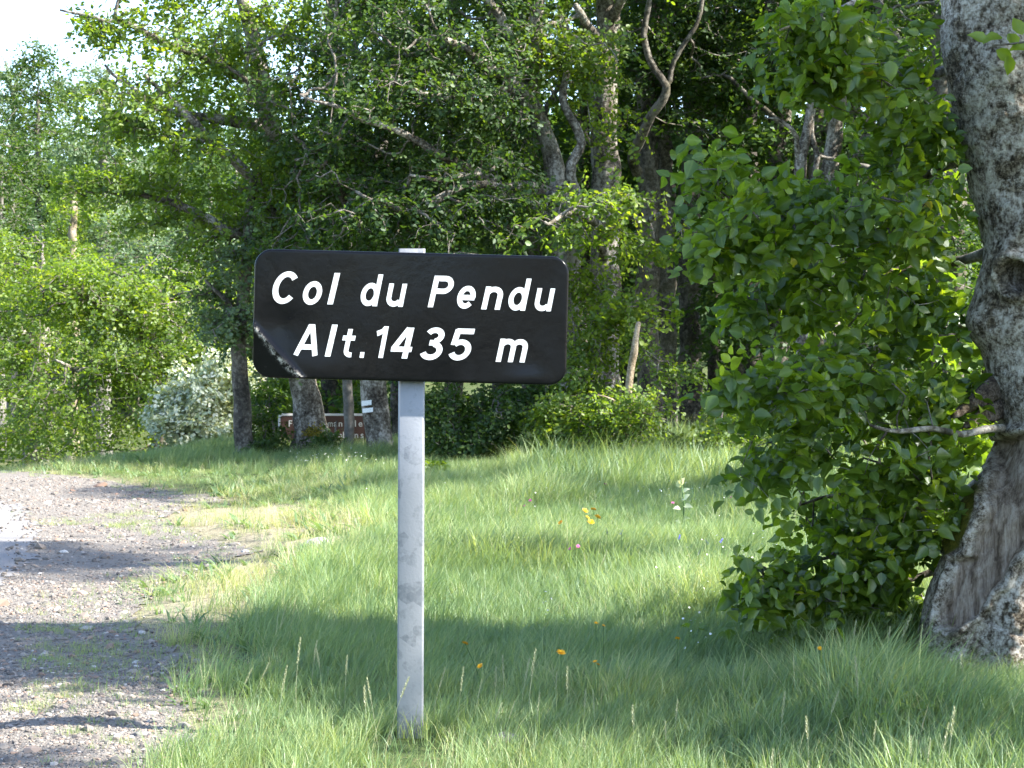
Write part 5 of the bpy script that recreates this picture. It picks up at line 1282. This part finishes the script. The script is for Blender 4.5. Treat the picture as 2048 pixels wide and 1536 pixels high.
for (px, py, lb) in [(1378, 1124, 'blue flower spike in the open meadow'), (1500, 1118, 'dark blue spike beside the protruding leaves of the right tree'), (1214, 1062, 'left pale violet spike below the yellow cluster'), (1243, 1064, 'right pale violet spike below the yellow cluster'),
                     (1359, 1074, 'small blue flower above the blue spike'), (1413, 1083, 'left small blue flower in the right meadow'), (1443, 1081, 'right small blue flower in the right meadow'), (1398, 1104, 'small blue flower just right of the blue spike')]:
    flower('blue_flower', 'flower', 'blue', px, py, .007, lb, .2, (0, 0), 'blue meadow flowers')
# pale broad-leaved plant
PALE = leaf_mat('pale downy leaf', [(0, (.30, .36, .22)), (1, (.62, .66, .50))], .4, 1.3, .5, .05)
b_ = ground_pt(1365, 1062); t = thing('broad_leaved_plant', 'tall plant with whitish broad leaves standing in the sunny meadow', 'plant', b_)
hp = P(1362, 958, b_[1]); mb = MB(); mb.tube(np.array([(0, 0, -.02), (.01, 0, (hp[2] - b_[2]) * .5), tuple(hp - b_)]), [.006, .005, .003], 6); obj('stem', mb.mesh('stem', GRN), t)
for (px, py, dx, dz, s_, tn) in [(1362, 970, .35, .9, .13, 1), (1366, 985, .8, .55, .12, 1), (1364, 1000, .9, .75, .15, 1), (1360, 975, -.3, .9, .12, .8), (1366, 1012, .9, -.05, .15, .2), (1362, 1018, -.8, .1, .13, .1), (1366, 1040, .8, .3, .11, 0), (1362, 1045, -.9, .3, .10, .1)]:
    p = P(px, py, b_[1]) - b_
    o = obj('leaf', leaf_mesh('leaf', p[None], np.array([[dx, -.25, dz]]), np.array([[-.4, -.6, .6]]), np.array([s_ * .42]), np.array([tn]), PALE, 'near'), t)
# leafy seedlings low in the grass
LEAFY = LEAF_N
for (px, py, n_, sz_, lb) in [(1895, 1440, 34, .055, 'leafy seedling clump in the tall grass at the lower right'), (1770, 1470, 20, .05, 'small leafy seedling left of the lower right clump'), (1385, 1290, 12, .045, 'low green leaves behind the lone yellow flower'), (870, 935, 60, .06, 'bluish leafy tuft just right of the post at the forest edge')]:
    b_ = ground_pt(px, py + 20); t = thing('leafy_weed', lb, 'plant', b_, 'leafy weeds in the grass')
    a = rng.uniform(0, 6.28, n_); rr_ = rng.uniform(.02, sz_ * 2.2, n_); p = np.stack([rr_ * np.cos(a), rr_ * np.sin(a), rng.uniform(.06, .16, n_) * sz_ / .05 * .8], -1)
    mb = MB()
    for k in p: mb.tube(np.array([(0, 0, -.01), k * (.6, .6, .5), k]), [.0016, .0014, .001], 3, cap=False)
    obj('stem', mb.mesh('stem', GRN), t)
    obj('foliage', leaf_mesh('foliage', p, np.stack([np.cos(a), np.sin(a), rng.normal(.2, .3, n_)], -1), np.stack([rng.normal(0, .3, n_), rng.normal(-.4, .3, n_), np.ones(n_)], -1), sz_ * rng.uniform(.7, 1.2, n_), rng.uniform(.2, .8, n_), LEAF_N, 'near'), t)

# seeding grass stalks that stand above the meadow
def stalk_mesh(seed, spread):
    r = np.random.default_rng(seed); mb = MB()
    lean_ = r.uniform(-.1, .28); s_ = spline(np.array([(0, 0, -.03), (lean_ * .2, 0, .45), (lean_, r.uniform(-.05, .05), 1.0)]), .06)
    mb.tube(s_, np.linspace(.0042, .0022, len(s_)), 4, cap=False)
    top_ = s_[-1]; d_ = norm(s_[-1] - s_[-3])
    for k in range(34):
        t_ = k / 34; b_ = top_ - d_ * .34 * (1 - t_); a = k * 2.4
        o_ = np.array([math.cos(a), math.sin(a) , .9]) * (.010 + spread * math.sin(math.pi * (t_ * .8 + .2)))
        w_ = np.array([-math.sin(a), math.cos(a), 0]) * .009
        mb.add([b_, b_ + o_ * .6 + w_, b_ + o_ * 1.6 + d_ * .02, b_ + o_ * .6 - w_], [(0, 1, 2, 3)])
    return mb.mesh('grass_stalk', SEED)
SEED = leaf_mat('ripening seed head', [(0, (.34, .36, .22)), (1, (.5, .47, .32))], .15, 1.3, .5, .04)
sm_ = [stalk_mesh(k, (.006, .012, .02, .008, .015, .01)[k]) for k in range(6)]
ST = [(593, 1275, 1440), (622, 1282, 1400), (648, 1300, 1400), (412, 1330, 1420), (470, 1330, 1440), (500, 1320, 1430), (555, 1330, 1480), (690, 1310, 1430), (735, 1370, 1500), (755, 1355, 1490), (780, 1350, 1490), (865, 1335, 1460), (915, 1335, 1480), (945, 1360, 1470), (990, 1335, 1450), (1005, 1310, 1450), (1045, 1320, 1460), (1060, 1300, 1470), (1115, 1345, 1450), (1135, 1335, 1470), (1165, 1378, 1490), (1190, 1380, 1500), (975, 1405, 1510), (1000, 1400, 1510), (1075, 1385, 1500), (1560, 1385, 1540), (1620, 1430, 1570), (1720, 1310, 1500), (1895, 1420, 1600), (1880, 1450, 1610), (1850, 1480, 1620), (1540, 1500, 1640), (1610, 1520, 1640), (1820, 1470, 1600), (1650, 1385, 1520), (1740, 1445, 1570), (1480, 1330, 1450), (1350, 1400, 1520), (1270, 1410, 1540), (1330, 1440, 1560), (1780, 1220, 1380), (1765, 1255, 1400), (1830, 1250, 1400), (1700, 1240, 1370), (1930, 1300, 1430)]
MID = [(1175, 1105, 1190), (1190, 1115, 1180), (1200, 1100, 1170), (1165, 1150, 1210), (1015, 1005, 1060), (1030, 1010, 1060), (1160, 995, 1050), (1500, 990, 1040), (1462, 1000, 1060), (1457, 1040, 1090), (1555, 1010, 1070), (1585, 1020, 1080), (1160, 925, 980), (1195, 925, 975), (1210, 930, 985), (1130, 925, 960), (1060, 940, 980), (1095, 945, 985), (760, 1085, 1150), (745, 1100, 1160), (690, 1120, 1180), (780, 1150, 1230), (900, 1050, 1120), (880, 1000, 1070), (930, 1010, 1080), (1245, 1330, 1420), (130, 900, 935), (145, 905, 935), (160, 900, 940), (185, 888, 930), (100, 915, 940)]
ORD = ['first', 'second', 'third', 'fourth', 'fifth', 'sixth', 'seventh', 'eighth', 'ninth', 'tenth', 'eleventh', 'twelfth']
def zone(px, py, near):
    if near:
        if px < 580: return 'in the grass beside the shaded gravel'
        if px < 790: return 'just left of the sign post foot'
        if px < 1010: return 'just right of the sign post foot'
        if px < 1250: return 'below the largest yellow flower'
        if px < 1500: return 'below the lone yellow flower'
        if py < 1320: return 'below the old beech'
        return 'in the lower right grass' if px < 1760 else 'by the leafy seedlings'
    if px < 200: return 'on the bank by the road crest'
    if px < 800: return 'in sunny grass left of the post'
    if py < 985: return 'along the foot of the forest'
    return 'in the meadow right of the post' if px < 1140 else 'around the pink pair' if px < 1250 else 'near the broad-leaved plant'
zs = [zone(a, b, k < len(ST)) for k, (a, b, _) in enumerate(ST + MID)]
def stalk_label(i):
    mates = sorted([k for k in range(len(zs)) if zs[k] == zs[i]], key=lambda k: (ST + MID)[k][0])
    if len(mates) == 1: return 'lone pale seed-headed grass stalk ' + zs[i]
    r = mates.index(i)
    if r == len(mates) - 1: return 'rightmost of the seed-headed grass stalks ' + zs[i]
    return (ORD[r] + ' from the left' if r else 'leftmost') + ' of the seed-headed grass stalks ' + zs[i]
for i, (px, py, pb) in enumerate(ST + MID):
    near = i < len(ST)
    b_ = ground_pt(px, min(pb, 1536 + 110)); h = (P(px, py, b_[1])[2] - b_[2])
    o = obj('grass_stalk', sm_[i % 6]); o.location = tuple(b_); h = max(.12, float(h)); o.scale = (h * .8, h * .8, h); o.rotation_euler = (rng.normal(0, .06), rng.normal(0, .08), rng.uniform(-.6, .9))
    tag(o, stalk_label(i), 'grass stalk', 'seeding stalks in the foreground' if near else 'seeding stalks in the far meadow')

# ------------------------------------------------------------------ single stones
def stone_mat(name, col):
    m, N, L = M(name); n1 = tex(N, L, 3.5, 5, .7); c_ = np.array(col)
    out(N, L, principled(N, L, ramp(N, L, n1.outputs[0], [(.35, tuple(c_ * .65)), (.65, tuple(np.minimum(c_ * 1.2, .8)))]), .9, .2, bump(N, L, n1.outputs[0], .5, .05))); return m
SD, SP, SG = stone_mat('dark basalt', (.05, .047, .047)), stone_mat('pale stone', (.48, .46, .43)), stone_mat('grey stone', (.22, .20, .19))
for i, (px, py, wpx, mt, lb) in enumerate([(222, 1432, 36, SD, 'dark lump of stone lying on the shaded gravel'), (303, 1428, 26, SP, 'pale flat stone right of the dark lump'), (262, 1438, 16, SP, 'small pale chip between the dark lump and the flat stone'), (100, 1458, 20, SP, 'pale rounded pebble on the striped gravel at lower left'),
    (282, 1472, 40, SG, 'grey-brown clod at the grass edge below the flat stone'), (15, 1372, 24, SD, 'dark stone at the left edge of the photo'), (155, 1309, 10, SP, 'white chip on the mossy gravel patch'), (127, 1105, 22, SP, 'flat pale stone beside the edge of the asphalt'), (285, 1352, 11, SP, 'tan pebble on the shaded gravel near the grass'),
    (15, 1343, 16, SD, 'small black stone near the left edge'), (635, 1092, 60, SP, 'long pale flat rock half sunk in the dry grass'), (718, 1041, 26, SP, 'white stone in the dry yellow grass'), (490, 1103, 18, SP, 'white pebble where gravel meets dry grass'), (8, 1520, 18, SP, 'whitish pebble in the lower left corner'), (310, 1388, 8, stone_mat('red stone', (.25, .07, .06)), 'small red pebble on the shaded gravel'),
    (1010, 1490, 90, SG, 'flat grey stone in the grass right of the post foot'), (1012, 1472, 26, SD, 'dark stone chip on top of the flat grey stone'), (690, 968, 20, SP, 'pale stone on the grass bank below the trunks'), (85, 917, 14, SP, 'left white stone at the crest of the road'), (70, 918, 14, SP, 'right-hand neighbour of the white crest stones')]):
    b_ = ground_pt(px, py + 2); w_ = wpx / F * b_[1]
    o = obj('stone', rock_mesh('stone', 30 + i, mt, .55, 3, .3)); o.location = (b_[0], b_[1], b_[2] + w_ * (.12 if i != 16 else .5)); o.scale = (w_ * .85, w_ * .85, w_ * .85); o.rotation_euler = (0, 0, rng.uniform(-.5, .5))
    tag(o, lb, 'stone')
#@@END
